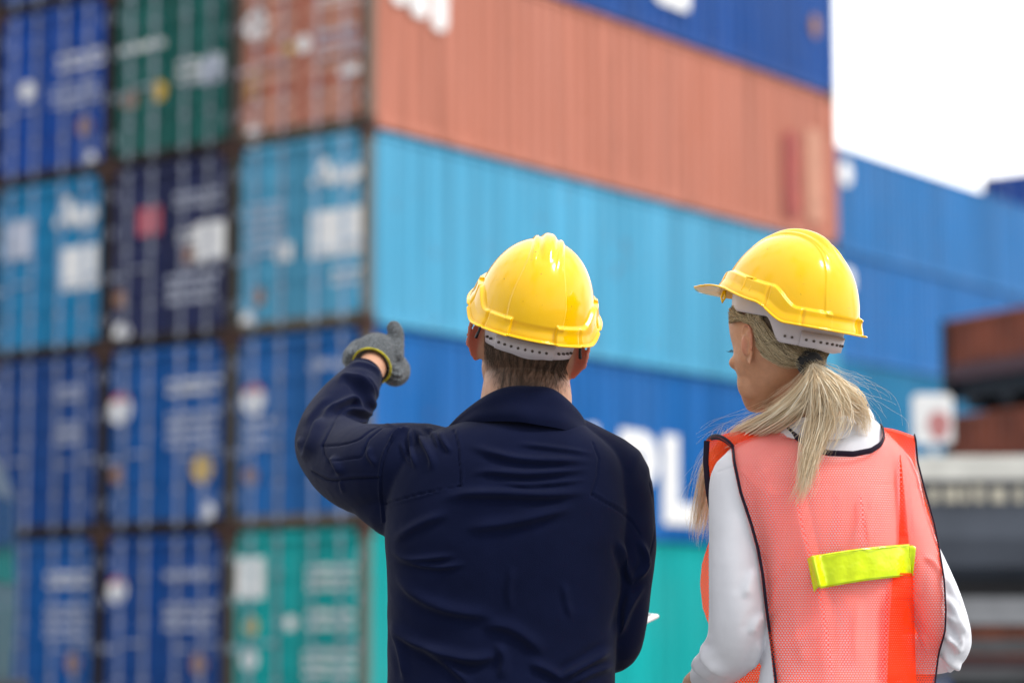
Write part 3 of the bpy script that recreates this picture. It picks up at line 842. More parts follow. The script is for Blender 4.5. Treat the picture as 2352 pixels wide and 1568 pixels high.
HEADPROF = [(-.121, .012, .088, .060), (-.116, .026, .097, .042), (-.105, .037, .100, .020), (-.088, .051, .099, -.012), (-.062, .0625, .096, -.050), (-.035, .069, .094, -.076),
            (0, .0735, .091, -.094), (.03, .077, .095, -.101), (.06, .0765, .092, -.099), (.088, .066, .076, -.084), (.108, .045, .048, -.056), (.119, .015, .010, -.022)]
def ear_root(side, k=1.0, fwd=0.0):
    return ellipsoid((side * .0715, .000 + fwd, -.014), (.011 * k, .0095, .021 * k))
def head_shells(face=2.15, jaw=1.0, cheek=0.0):
    P = []
    st = [(z, -w * (jaw if z < -0.04 else 1), w * (jaw if z < -0.04 else 1), yf, yb) for z, w, yf, yb in HEADPROF]
    P.append(rings(st, 56, face))
    # nose, brow, lips, chin, cheekbones
    nz_ = -.021 if cheek else 0
    P.append(tube([(0, .088, .004), (0, .100 + nz_, -.014), (0, .112 + nz_, -.034), (0, .104 + nz_, -.044)], [.006, .007, .009, .006], 14))
    for s in (-1, 1):
        P.append(ellipsoid((s * .010, .101, -.040), (.007, .008, .006)))
        P.append(tube([(s * .012, .093, .016), (s * .030, .089, .021), (s * .048, .074, .016)], [.006, .007, .005], 10))
        P.append(ellipsoid((s * .044, .070, -.028), (.020, .018, .015)))
        if cheek: P.append(ellipsoid((s * .043, .050, -.026), (.0215, .026, .046))); P.append(ellipsoid((s * .036, .058, -.072), (.020, .024, .036)))
    P.append(ellipsoid((0, .098, -.064), (.021, .008, .0045)))
    P.append(ellipsoid((0, .097, -.073), (.019, .008, .0055)))
    P.append(ellipsoid((0, .094, -.102), (.016, .012, .014)))
    return P
def build_eyes(M, parent):
    for s in (-1, 1):
        V, F = ellipsoid((s * .031, .078, .002), (.0125, .0125, .0125), None, 20, 12)
        e = fastmesh('eye', xf(M, V), F, M_eye, parent)
        V, F = ellipsoid((s * .032, .0885, .001), (.0055, .003, .0055), None, 16, 8)
        fastmesh('iris', xf(M, V) - np.array(parent.location), F, M_iris, None).parent = e
        k = MB()
        for q in np.linspace(-1, 1, 15):
            x = s * (.031 + q * .013); y = .090 - .004 * q * q
            k.tube([(x, y, .003), (x + s * .003 * (q + .4), y + .006, .001), (x + s * .006 * (q + .4), y + .008, .002)], [.0004, .0003, .0001], 4)
        fastmesh('eyelash', xf(M, k.V), k.F, M_clip, parent)

# ------------------------------------------------------------------ hard hat
def hat_z(a):
    """height of the rim over the rear rim, a = azimuth from the front (radians, 0..pi)"""
    d = np.degrees(np.abs(a))
    return 0.026 * (1 - sstep(96, 122, d)) + 0.012 * (1 - sstep(60, 102, d)) + 0.004 * np.exp(-((d - 52) / 14) ** 2) - 0.012 * np.exp(-(d / 26) ** 2)
def make_hat(name, label, M, hooks=True):
    A, B, H = 0.128, 0.104, 0.150
    na = 720; T = np.linspace(-np.pi, np.pi, na, endpoint=False)
    zr = hat_z(T); d = np.degrees(np.abs(T))
    def surf(z, extra=0.0):
        f = np.maximum(1 - np.clip(z / H, 0, 1) ** 2.15, 0) ** (1 / 2.15)
        # egg shape: fuller at the back
        x = np.sin(T) * (B * f + extra); y = np.cos(T) * (A * f + extra)
        return x, y, f
    nv = 150
    rows = []
    for i in range(nv):
        s = i / (nv - 1); s = math.sin(s * math.pi / 2) ** 1.0
        z = zr + (H - zr) * s * 0.9995
        lt = 0.026 + 0.030 * (1 - sstep(106, 129, d)) + 0.014 * (1 - sstep(50, 110, d)) - 0.012 * np.exp(-(d / 26) ** 2)   # top of the stepped ledge
        on = sstep(0, 1.6, 180 - d - 20)                              # no ledge at the very back
        notch = 1 - 0.45 * (np.exp(-((d - 134) / 1.3) ** 2) + np.exp(-((d - 104) / 1.3) ** 2) + np.exp(-((d - 40) / 1.3) ** 2))
        led = 0.0075 * (1 - sstep(-0.0022, 0.0022, z - lt)) * on * notch
        flare = 0.004 * (1 - sstep(0.0, 0.016, z - zr))
        x, y, f = surf(z, 0)
        hh = z / H
        # raised middle panel, crown ridge and flanking ribs
        wpan = 0.047 - 0.020 * sstep(0.3, 1.0, hh)
        pan = 0.0020 * (1 - sstep(-0.0016, 0.0016, np.abs(x) - wpan)) * sstep(0.12, 0.16, hh)
        lineb = 0.0004 * np.exp(-((np.abs(x) - wpan) / 0.0022) ** 2) * sstep(0.12, 0.2, hh)
        back = y < 0
        endc = np.where(back, sstep(0.80, 0.96, hh), sstep(0.45, 0.8, hh))
        cr = 0.0085 * endc * np.exp(-(np.abs(x) / np.where(back, 0.0050 + 0.0075 * sstep(0.72, 0.97, hh), 0.0125)) ** 4)
        ends = np.where(back, sstep(0.70, 0.93, hh), sstep(0.4, 0.7, hh))
        sr = 0.0034 * ends * np.exp(-((np.abs(x) - 0.0215) / 0.0042) ** 4) 
        ext = led + flare
        px = np.sin(T) * (B * f + ext); py = np.cos(T) * (A * f + ext)
        nz = np.maximum(hh, 0) ** 1.3; up = (pan + lineb + cr + sr)
        nx, ny = px / B * (1 - nz), py / A * (1 - nz)
        px = px + nx * up; py = py + ny * up; zz = z + up * nz
        rows.append(np.stack((px, py, zz), -1))
    base = rows[0]
    # lip and brim
    ext = 0.0035 * np.ones(na) + 0.040 * (np.cos(np.clip(T * 1.35, -np.pi / 2, np.pi / 2))) ** 1.2 + 0.004 * sstep(55, 25, d)
    ext += 0.0035 * sstep(95, 130, d)
    u = np.stack((np.sin(T), np.cos(T)), -1)
    lip = []
    slope = 0.10 * (ext > 0.02)
    for q, dz in ((1.0, 0.0), (0.96, 0)):
        pass
    prof = [(0.0, 0.0000), (0.35, 0.0), (0.8, 0.0002), (1.0, -0.0004), (1.0, None), (0.8, 'u'), (0.35, 'u'), (0.0, 'u')]
    th = 0.0036
    steps = [(0.12, -0.0003), (0.5, -0.0006), (0.85, -0.0006), (1.0, -0.0010), (1.04, -0.0022), (1.0, -th), (0.8, -th - .0004), (0.4, -th - .0004), (-0.02, -th)]
    for q, dz in steps:
        qq = np.minimum(q, 1.0) * ext + max(q - 1, 0) * 0.03
        z = base[:, 2] + dz + 0.02 * np.maximum(qq - 0.008, 0)
        lip.append(np.stack((base[:, 0] + u[:, 0] * qq, base[:, 1] + u[:, 1] * qq, z), -1))
    inner = []
    for i in range(0, nv, 10):
        r = rows[i].copy(); c = np.array((0, 0, 0.0)); r = r * np.array((0.962, 0.968, 1)) - np.array((0, 0, 0.0035)); inner.append(r)
    allr = inner[::-1] + lip[::-1] + rows          # inner top ... rim ... outer top
    V = np.vstack(allr); m = len(allr)
    F = []
    for i in range(m - 1):
        a = i * na + np.arange(na); b = i * na + (np.arange(na) + 1) % na
        F.append(np.stack((a, b, b + na, a + na), -1))
    F = np.vstack(F).tolist()
    F.append(list(range((m - 1) * na, m * na))); F.append(list(range(na - 1, -1, -1)))
    root = bpy.data.objects.new(name, None); root.empty_display_size = 0.05; COL.objects.link(root)
    o = M[:3, 3]; root.location = tuple(o)
    root['label'] = label; root['category'] = 'hard hat'; root['group'] = 'yellow hard hats'
    sh = fastmesh('shell', xf(M, V), F, M_yhat, root)
    # accessory slots on both sides
    for s in (-1, 1):
        b = MB()
        w_, h_, t_ = 0.010, 0.036, 0.0035
        cx0 = s * (B + 0.0075)
        for (y0, y1, z0, z1) in ((-w_, -w_ + t_, 0, h_), (w_ - t_, w_, 0, h_), (-w_ + t_ * .9, w_ - t_ * .9, h_ - t_, h_), (-w_ + t_ * .9, w_ - t_ * .9, 0, t_)):
            b.box(min(cx0, cx0 + s * .006), max(cx0, cx0 + s * .006), y0 + .012, y1 + .012, z0 + .022, z1 + .022)
        b.V = [(x_ - s * (0.004 + 0.30 * max(0, z_ - .022)) , y_, z_ + .006) for x_, y_, z_ in b.V]
        o2 = fastmesh('accessory_slot', xf(M, b.V), b.F, M_yhat, root)
        bm = o2.modifiers.new('bevel', 'BEVEL'); bm.width = 0.0015; bm.segments = 3; bm.limit_method = 'ANGLE'
        for p in o2.data.polygons: p.use_smooth = True
        k = MB(); k.tube([(s * .088, .075, .034), (s * .089, .078, .022), (s * .089, .074, .014), (s * .089, .070, .022), (s * .088, .073, .034)], .0022, 8)
        fastmesh('strap_hook', xf(M, k.V), k.F, M_yhat, root)
    # headband of milky plastic with adjustment holes
    nb = 240; T2 = np.linspace(-np.pi, np.pi, nb, endpoint=False); dd = np.degrees(np.abs(T2))
    zb = -0.036 + 0.039 * (1 - sstep(100, 119, dd)) - 0.004 * sstep(150, 180, dd)
    zt = np.full(nb, 0.022) + 0.02 * (1 - sstep(60, 100, dd))
    Ra, Rb = 0.1075, 0.0865
    VV = []
    for lay, t_ in ((0, 0.0), (1, -0.0018)):
        for q in np.linspace(0, 1, 9):
            z = zb + (zt - zb) * q; bulge = 0.001 * math.sin(q * 3.14) - 0.004 * (1 - q)
            VV.append(np.stack((np.sin(T2) * (Rb + t_ + bulge), np.cos(T2) * (Ra + t_ + bulge), z), -1))
    n = nb; F = []
    for L in range(2):
        for i in range(8):
            for j in range(n):
                a = (L * 9 + i) * n + j; b_ = (L * 9 + i) * n + (j + 1) % n
                F.append((a, b_, b_ + n, a + n) if L == 0 else (a + n, b_ + n, b_, a))
    for j in range(n):
        F.append((9 * n + j, 9 * n + (j + 1) % n, (j + 1) % n, j)); F.append((8 * n + j, 8 * n + (j + 1) % n, 17 * n + (j + 1) % n, 17 * n + j))
    band = fastmesh('headband', xf(M, np.vstack(VV)), F, M_strap, root)
    # overlapping tongue and holes
    VV = []; F = []
    TT = np.radians(np.linspace(150, 222, 40))
    for q in (0, 1):
        for t_ in (0.0022, 0.0006):
            z = -0.0375 + 0.0 * TT + q * 0.026 - 0.001 * np.cos(TT)
            VV.append(np.stack((np.sin(TT) * (Rb + t_ - 0.003 * (1 - q)), np.cos(TT) * (Ra + t_ - 0.003 * (1 - q)), z), -1))
    m_ = len(TT); VV = np.vstack(VV)
    for i in range(m_ - 1):
        F += [(i, i + 1, 2 * m_ + i + 1, 2 * m_ + i), (m_ + i + 1, m_ + i, 3 * m_ + i, 3 * m_ + i + 1), (i + 1, i, m_ + i, m_ + i + 1), (2 * m_ + i, 2 * m_ + i + 1, 3 * m_ + i + 1, 3 * m_ + i)]
    F += [(0, 2 * m_, 3 * m_, m_), (m_ - 1, 2 * m_ - 1, 4 * m_ - 1, 3 * m_ - 1)]
    bt = fastmesh('strap_tongue', xf(M, VV) - np.array(root.location), F, M_strap, None); bt.parent = band
    b = MB()
    for ang in list(range(160, 219, 8)) + [122, 129, 136, 143, 230, 237]:
        t_ = R(ang); c = np.array((math.sin(t_) * (Rb + .0014), math.cos(t_) * (Ra + .0014), -0.0245)); nrm = np.array((math.sin(t_), math.cos(t_), 0))
        if 150 <= ang <= 222: c += nrm * 0.0016
        b.tube([c - nrm * 0.004, c + nrm * 0.0003], 0.0022, 12)
    hl = fastmesh('strap_hole', xf(M, b.V) - np.array(root.location), b.F, M_hole, None); hl.parent = band
    hl['kind'] = 'stuff' if False else 'thing'
    del hl['kind']
    # black chin strap hooks by the ears
    for s in ((-1, 1) if hooks else ()):
        b = MB(); y0 = -0.050
        b.tube([(s * .083, y0 + .01, .018), (s * .086, y0, -.004), (s * .088, y0 - .004, -.020), (s * .090, y0 - .001, -.030), (s * .088, y0 + .004, -.024), (s * .086, y0 + .003, -.014)], [.0016, .0018, .0022, .003, .0022, .0016], 8)
        fastmesh('strap_hook_black', xf(M, b.V), b.F, M_clip, root).name = 'chin_strap_hook'
    return root

# ------------------------------------------------------------------ strands
def strands(name, guides, mat_, parent, sides=3):
    """guides: list of (points (m,3), radius root, radius tip) -> one mesh of tapered hairs"""
    by = {}
    for g in guides: by.setdefault(len(g[0]), []).append(g)
    Vs = []; Fs = []; off = 0
    for m, gs in by.items():
        P = np.stack([g[0] for g in gs])                     # n,m,3
        r0 = np.array([g[1] for g in gs]); r1 = np.array([g[2] for g in gs])
        T = np.gradient(P, axis=1); T /= np.linalg.norm(T, axis=2, keepdims=True) + 1e-9
        up = np.array((0.31, -0.9, 0.3)); A = np.cross(T, up); A /= np.linalg.norm(A, axis=2, keepdims=True) + 1e-9
        B = np.cross(T, A)
        q = np.linspace(0, 1, m)[None, :, None]; r = (r0[:, None, None] * (1 - q ** 2) + r1[:, None, None] * q ** 2)
        ring = [P + r * (math.cos(2 * math.pi * k / sides) * A + math.sin(2 * math.pi * k / sides) * B) for k in range(sides)]
        V = np.stack(ring, 2)                                 # n,m,sides,3
        n = len(gs)
        idx = off + (np.arange(n)[:, None, None] * m * sides + np.arange(m - 1)[None, :, None] * sides)
        k = np.arange(sides)[None, None, :]; k2 = (k + 1) % sides
        F = np.stack((idx + k, idx + k2, idx + k2 + sides, idx + k + sides), -1).reshape(-1, 4)
        Vs.append(V.reshape(-1, 3)); Fs.append(F); off += n * m * sides
    V = np.vstack(Vs); F = np.vstack(Fs)
    return fastmesh(name, V, F, mat_, parent)
def hair_mat(name, c1, c2, rough=0.35, trans=0):
    m = bpy.data.materials.new(name); m.use_nodes = True
    t = m.node_tree; b = t.nodes['Principled BSDF']
    g = t.nodes.new('ShaderNodeNewGeometry')
    r = t.nodes.new('ShaderNodeValToRGB'); r.color_ramp.elements[0].color = (*c1, 1); r.color_ramp.elements[1].color = (*c2, 1)
    t.links.new(g.outputs['Random Per Island'], r.inputs[0]); t.links.new(r.outputs[0], b.inputs['Base Color'])
    b.inputs['Roughness'].default_value = rough; b.inputs['Specular IOR Level'].default_value = 0.4
    if trans:
        tr = t.nodes.new('ShaderNodeBsdfTranslucent'); t.links.new(r.outputs[0], tr.inputs[0])
        mx = t.nodes.new('ShaderNodeMixShader'); mx.inputs[0].default_value = trans
        t.links.new(b.outputs[0], mx.inputs[1]); t.links.new(tr.outputs[0], mx.inputs[2]); t.links.new(mx.outputs[0], t.nodes['Material Output'].inputs[0])
    return m
def fold(V, Nn, strokes, facing=None, soft=0.15):
    """raise folds along strokes drawn as (points, width px, height m) where they meet the camera-facing cloth"""
    Q = proj(V)
    view = V - np.array((0, 0, CAMH)); view /= np.linalg.norm(view, axis=1)[:, None]
    fac = sstep(-0.02, 0.35, -(Nn * view).sum(1))
    disp = np.zeros(len(V))
    for st in strokes:
        pts, wd, h = st[:3]; kind = st[3] if len(st) > 3 else 'fold'
        L = spline(pts, max(8, 5 * len(pts))) if kind != 'hard' else np.asarray(pts, float)
        lo = L.min(0) - wd * 4; hi = L.max(0) + wd * 4
        m = np.where(((Q > lo) & (Q < hi)).all(1) & (fac > 0))[0]
        if not len(m): continue
        dd, fr, sd = seg_dist(Q[m], L)
        if kind == 'fold':
            end = sstep(0, .3, fr) * sstep(0, .3, 1 - fr)
            # asymmetric: crisp on one side, long on the other, with a valley beside it
            wl = np.where(sd > 0, wd * 0.9, wd * 1.7)
            disp[m] += h * end * (np.exp(-(dd / wl) ** 2) - 0.25 * np.exp(-((dd - wd * 2.2) / (wd * 1.2)) ** 2) * (sd > 0))
        elif kind in ('seam', 'hard'):
            disp[m] += h * np.exp(-(dd / wd) ** 2)
        elif kind == 'step':
            disp[m] += h * (sd > 0) * (1 - sstep(wd, wd * 6, dd)) - h * 0.8 * np.exp(-(dd / (wd * .5)) ** 2)
    return V + Nn * (disp * fac)[:, None]
# ================================================================== THE MAN
YM = 4.40
def W(pts, Y=None):
    """rows (px, py[, Y]) to world"""
    return np.array([U(p[0], p[1], p[2] if len(p) > 2 else Y) for p in pts])
man = thing('person', 'man seen from behind in navy overalls, left arm raised and pointing with a grey glove', 'person', (U(1170, 1480, YM)[0], YM, 0))
M_cloth = mat('navy_work_cloth', (0.0045, 0.0074, 0.029), 0.80, spec=0.03, noise=0.10, nscale=14, bump=0.0007, bscale=750, sheen=0.06)
MH = head_matrix(U(1214, 782, 4.41), R(3), R(7), R(11), 1.12)

# --- body: head, ears, neck, torso core, arms and both hands as one skin
def wl(L):
    return [tuple(U(p[0], p[1], p[2])) + (p[3],) for p in L]
def head_world(parts, M): return [(xf(M, V), F) for V, F in parts]
skin_parts = head_world(head_shells(jaw=1.05) + [ear_shell(-1, 1.15, .009), ear_shell(1, 1.15, .009), ear_root(-1, 1.5), ear_root(1, 1.5)], MH)
skin_parts.append(limb(wl([(1212, 830, 4.43, .072), (1210, 880, 4.42, .080), (1208, 930, 4.41, .084), (1200, 1000, 4.42, .08)])))
core = [limb(wl([(1200, 1010, 4.42, .09), (1175, 1150, 4.41, .125), (1165, 1350, 4.41, .125), (1165, 1560, 4.41, .105), (1165, 1660, 4.41, .10)])),
        limb(wl([(1190, 1080, 4.42, .06), (960, 1085, 4.42, .055), (870, 1078, 4.48, .05), (750, 1012, 4.66, .036), (800, 925, 4.75, .034), (846, 856, 4.845, .0300), (855, 843, 4.865, .0300), (860, 832, 4.885, .030)])),
        limb(wl([(1200, 1060, 4.42, .06), (1390, 1120, 4.42, .05), (1425, 1240, 4.42, .042), (1424, 1420, 4.425, .034), (1408, 1470, 4.46, .034), (1385, 1470, 4.55, .030), (1375, 1445, 4.67, .026)])),
        limb(wl([(1060, 1690, 4.41, .075), (1043, 2050, 4.41, .06), (1044, 2280, 4.43, .045), (1044, 2560, 4.43, .035)])),
        limb(wl([(1260, 1690, 4.41, .075), (1278, 2050, 4.41, .06), (1279, 2280, 4.43, .045), (1279, 2560, 4.43, .035)]))]
# right hand flat under the tablet
rh = U(1385, 1440, 4.72)
core.append(ellipsoid(rh, (.040, .048, .016)))
for k, (dx, ln) in enumerate(((-.026, .055), (-.009, .065), (.009, .062), (.026, .050))):
    p = rh + np.array((dx, .04, 0)); core.append(limb([(*p, .009), (*(p + (0, ln * .5, .002)), .0085), (*(p + (0, ln, .010)), .0075)], 8, 12))
core.append(limb([(*(rh + (.035, -.01, .0)), .011), (*(rh + (.058, .02, .008)), .010), (*(rh + (.060, .05, .016)), .0085)], 8, 12))
V, F, E = union(skin_parts + core, 0.0023, 2)
c = xf(np.linalg.inv(MH), V)
red = sstep(0.0735, 0.082, np.abs(c[:, 0])) * (np.abs(c[:, 2]) < 0.06) * (c[:, 1] < .05)
scalp = sstep(-0.112, -0.075, c[:, 2] - 0.04 * (c[:, 0] / .07) ** 2 + 0.10 * (np.abs(c[:, 0]) > 0.055) * 0) * (c[:, 1] < -0.01) * (np.abs(c[:, 0]) < 0.075) * sstep(0.075, 0.06, np.abs(c[:, 0]) + 0.45 * np.maximum(0, -0.05 - c[:, 2])) * 0.75
hp_ = np.array(U(862, 826, 4.88))
fastmesh('body', V, F, M_skin1, man, {'red': red, 'scalp': scalp})
build_eyes(MH, man)
bvh_m = BVHTree.FromPolygons([Vector(v) for v in V], F.tolist())

# --- hair: short dark hairs lying down the nape
M_hair1 = hair_mat('dark_brown_hair', (0.03, 0.018, 0.011), (0.12, 0.075, 0.05))
G = []
r_ = np.random.default_rng(3)
Mi = np.linalg.inv(MH)
def on_head(bvh, p, off):
    loc, nrm, _, _ = bvh.find_nearest(Vector(p)); return np.array(loc) + np.array(nrm) * off, np.array(nrm)
for k in range(5600):
    th = R(180) + r_.uniform(-1.35, 1.35); z = r_.uniform(-0.112, 0.005) if k % 4 else r_.uniform(-0.04, 0.01)
    lx = math.sin(th) * 0.078
    hairline = -0.104 + 0.050 * (abs(lx) / 0.07) ** 2
    if z < hairline + r_.normal() * 0.009: continue
    loc = xf(MH, np.array([(math.sin(th) * .08, math.cos(th) * .1, z)]))[0]
    ctr_ = xf(MH, np.array([(0, -.01, z)]))[0]; dv_ = Vector(ctr_ - loc).normalized()
    hit = bvh_m.ray_cast(Vector(loc) - dv_ * .08, dv_, .2)
    if hit[0] is None: continue
    p0 = np.array(hit[0]); n0 = np.array(hit[1])
    swirl = -math.copysign(1, lx) * 0.55 * sstep(-0.03, -0.08, z) * (abs(lx) > 0.006)
    clump = 0.25 * math.sin(lx * 420 + z * 60)
    dirn = np.array((swirl + clump + r_.normal() * 0.12, 0, -1.0)); dirn = MH[:3, :3] @ dirn
    pts = []; ln = r_.uniform(0.010, 0.018) * (0.6 if z < hairline + 0.012 else 1)
    p = p0
    for i in range(5):
        q = i / 4
        pts.append(p + n0 * (0.0004 + 0.0022 * q * (r_.random() * .5 + .5)))
        nx, n0b = on_head(bvh_m, p + dirn * ln / 4, 0.0002); p = nx; n0 = n0b
    G.append((np.array(pts), 0.00016, 0.00006))
for k in range(60):      # fine down on the neck
    lx = r_.uniform(-.07, .07); loc = xf(MH, np.array([(lx, -.09, r_.uniform(-.15, -.06))]))[0]
    p0, n0 = on_head(bvh_m, loc, 0); d = MH[:3, :3] @ np.array((-np.sign(lx) * .8, -.2, -.6)); 
    G.append((np.array([p0, p0 + d * .003 + n0 * .001, p0 + d * .007 + n0 * .0015]), 0.00010, 0.00004))
strands('hair', G, M_hair1, man)

# --- overalls: torso, sleeves and trousers as one continuous cloth
def torso_rings(T, Y, dz=0):
    out = []
    for py, L_, R_, tb, tf in T:
        a = U(L_, py, Y); b = U(R_, py, Y); out.append((a[2], a[0], b[0], Y + tf, Y - tb))
    return out[::-1]
TM = [(952, 1110, 1300, .050, .05), (975, 1050, 1335, .085, .07), (1000, 985, 1368, .105, .09), (1040, 930, 1415, .122, .11), (1090, 900, 1440, .133, .13), (1160, 888, 1445, .140, .14), (1240, 884, 1440, .140, .14),
      (1320, 889, 1432, .134, .14), (1400, 889, 1424, .126, .135), (1480, 890, 1416, .122, .13), (1568, 888, 1412, .126, .13), (1680, 880, 1416, .138, .13), (1760, 885, 1412, .13, .12), (1800, 930, 1370, .10, .10)]
parts = [rings(torso_rings(TM, YM), 72, 2.5)]
armL = [(985, 1072, 4.41, .080), (925, 1073, 4.42, .083), (870, 1080, 4.46, .087), (810, 1068, 4.54, .081), (762, 1030, 4.63, .069), (757, 998, 4.67, .064), (778, 952, 4.71, .060), (812, 900, 4.77, .049), (836, 864, 4.825, .0385), (844, 851, 4.845, .0365)]
parts.append(limb(wl(armL), 40, 40))
parts.append(limb(wl([(838, 1095, 4.50, .058), (875, 1130, 4.46, .062), (915, 1165, 4.43, .060)]), 12, 30))
armR = [(1350, 1110, 4.42, .085), (1398, 1130, 4.42, .083), (1418, 1180, 4.42, .070), (1432, 1260, 4.415, .0605), (1430, 1340, 4.42, .054), (1424, 1420, 4.425, .050), (1408, 1480, 4.45, .050), (1385, 1480, 4.53, .046), (1375, 1455, 4.62, .036), (1375, 1445, 4.66, .033)]
parts.append(limb(wl(armR), 40, 40))
parts.append(limb(wl([(1395, 1100, 4.42, .080), (1300, 1060, 4.42, .085)]), 12, 32))
for x in (1040, 1275):
    parts.append(limb(wl([(x, 1740, 4.41, .105), (x + 3, 2050, 4.41, .085), (x + 4, 2300, 4.43, .075), (x + 4, 2560, 4.43, .070)]), 30, 32))
V, F, E = union(parts, 0.0032, 7)
# open the cuff of the raised arm by denting it back around the wrist
def dent(V, c, axis, rad, depth):
    # cut the rounded end off at c and hollow it, so the cloth or skin inside shows
    d = V - c; t = d @ axis; rr_ = np.linalg.norm(d - np.outer(t, axis), axis=1)
    m = (rr_ < rad * 1.5) & (t > 0) & (t < 0.07)
    tgt = np.minimum(t[m], -depth * (1 - sstep(rad * .80, rad * .97, rr_[m])))
    tgt = np.where(rr_[m] >= rad * .97, np.minimum(t[m], 0.0), tgt)
    V[m] += np.outer(tgt - t[m], axis)
    return V
cA = U(843, 853, 4.845); cB = U(858, 836, 4.875); ax = (cB - cA) / np.linalg.norm(cB - cA)
Nn = normals(V, F)
C5 = lambda L: [(804 + .4142 * a, 919 + .4142 * b) for a, b in L]
C3 = lambda L: [(660 + .293 * a, 718 + .293 * b) for a, b in L]
folds = []
def fo(conv, pts, wd, h, kind='fold'): folds.append((conv(pts), wd * (.85 if kind == 'fold' else 1), h * (1.7 if kind == 'fold' else 1.5), kind))
# broad pulls across the back
for pts, wd, h in (
    ([(480, 560), (620, 525), (800, 520), (1100, 528), (1340, 505)], 9, .0065),
    ([(640, 420), (750, 398), (1000, 412), (1360, 378)], 7, .0045),
    ([(630, 240), (800, 300), (1000, 335), (1370, 340)], 8, .005),
    ([(800, 455), (1000, 470), (1330, 440)], 5, .0028),
    ([(900, 240), (1150, 270), (1370, 300)], 5, .0025),
    ([(600, 715), (900, 680), (1260, 590)], 11, .005),
    ([(215, 830), (340, 880), (600, 862)], 6, .004),
    ([(225, 880), (480, 925), (660, 905)], 6, .004),
    ([(235, 940), (350, 1070), (550, 1165), (830, 1200)], 12, .006),
    ([(215, 1180), (300, 1310), (500, 1400), (700, 1440), (880, 1380)], 11, .008),
    ([(215, 1220), (280, 1400), (310, 1580)], 8, .005),
    ([(700, 1240), (900, 1270), (1100, 1420)], 12, .005),
    ([(400, 1370), (560, 1480), (680, 1600)], 9, .006),
    ([(1460, 1360), (1320, 1450), (1130, 1560)], 10, .008),
    ([(1480, 1460), (1330, 1510), (1200, 1590)], 7, .006),
    ([(230, 790), (370, 700), (560, 620)], 9, .004),
    ([(1480, 760), (1530, 930), (1575, 1040)], 7, .006),
    ([(1575, 1040), (1520, 1160), (1480, 1330)], 8, .007),
    ([(1600, 760), (1640, 900), (1570, 1010)], 6, .006),
    ([(1640, 1010), (1560, 1120), (1490, 1290)], 6, .004),
    ([(900, 900), (880, 1050), (890, 1180)], 7, .002),
    ([(1180, 1000), (1200, 1120), (1230, 1220)], 7, .002),
    ([(800, 1330), (850, 1430), (830, 1560)], 10, .004),
    ([(980, 1450), (1100, 1500), (1190, 1560)], 9, .005)):
    fo(C5, pts, wd, h)
# shoulder and sleeve of the raised arm
for pts, wd, h in (
    ([(975, 880), (965, 1000), (990, 1130), (1010, 1240)], 5, .006),
    ([(1000, 890), (1060, 1010), (1130, 1160), (1110, 1250)], 6, .006),
    ([(1180, 920), (1220, 1010), (1290, 1110)], 5, .004),
    ([(880, 1000), (920, 1100), (990, 1220)], 4, .003),
    ([(1080, 890), (1150, 960), (1200, 1080)], 4, .003),
    ([(960, 890), (860, 940), (800, 1020)], 4, .004),
    ([(470, 500), (570, 580), (640, 700), (700, 830)], 8, .008),
    ([(380, 560), (450, 505), (560, 560), (700, 700)], 6, .006),
    ([(600, 480), (680, 600), (720, 720)], 5, .004),
    ([(250, 820), (380, 750), (500, 690), (560, 720), (600, 780)], 7, .009),
    ([(290, 800), (240, 900), (200, 1020), (130, 1160)], 8, .009),
    ([(110, 960), (100, 1050), (150, 1180)], 7, .004),
    ([(390, 800), (500, 770), (620, 790), (760, 860)], 6, .007),
    ([(560, 860), (700, 850), (850, 890)], 4, .004),
    ([(330, 1130), (400, 1210), (420, 1290)], 7, .006),
    ([(120, 900), (230, 760), (360, 640)], 8, .003),
    ([(650, 1040), (640, 1120), (700, 1210)], 5, .003),
    ([(430, 1290), (420, 1330), (440, 1420)], 4, .002),
    ([(400, 430), (560, 400), (700, 450), (745, 560)], 4, .003)):
    fo(C3, pts, wd, h)
# seams
for pts in ([(880, 915), (800, 1020), (755, 1110), (728, 1220), (722, 1400), (735, 1500), (750, 1640)],):
    fo(C3, pts, 2.2, .0022, 'seam'); fo(C3, [(a + 16, b + 2) for a, b in pts], 1.5, -.0016, 'seam')
fo(C3, [(1306, 925), (1335, 1040), (1350, 1180), (1357, 1352)], 1.6, -.0018, 'hard')
fo(C3, [(1357, 1352), (1200, 1385), (1040, 1420), (760, 1500)], 1.6, -.0020, 'hard')
fo(C3, [(1330, 925), (1357, 1040), (1370, 1340), (1060, 1432), (770, 1512)], 2.2, .0012, 'hard')
fo(C3, [(190, 1245), (340, 1315), (500, 1305), (720, 1297)], 1.6, -.0025, 'seam')
fo(C3, [(200, 1225), (345, 1292), (500, 1282), (720, 1275)], 2.6, .0015, 'seam')
fo(C3, [(275, 1042), (420, 1035), (560, 995), (640, 930), (720, 880)], 1.5, -.0022, 'seam')
fo(C3, [(275, 1045), (290, 1110), (335, 1180), (450, 1150), (580, 1130), (640, 990), (740, 900)], 1.6, -.0022, 'hard')
fo(C3, [(275, 1040), (320, 950), (395, 800)], 1.6, -.0022, 'seam')
fo(C5, [(1345, 235), (1380, 320), (1372, 420), (1338, 523)], 1.6, -.002, 'hard')
fo(C5, [(1338, 523), (1400, 560), (1490, 610), (1565, 680), (1610, 745)], 1.6, -.0022, 'seam')
fo(C5, [(1352, 505), (1410, 543), (1500, 592), (1580, 665)], 1.6, .0010, 'seam')
fo(C5, [(1662, 455), (1690, 590), (1694, 700), (1660, 860), (1570, 1020)], 1.6, -.0016, 'seam')
V = fold(V, Nn, folds)
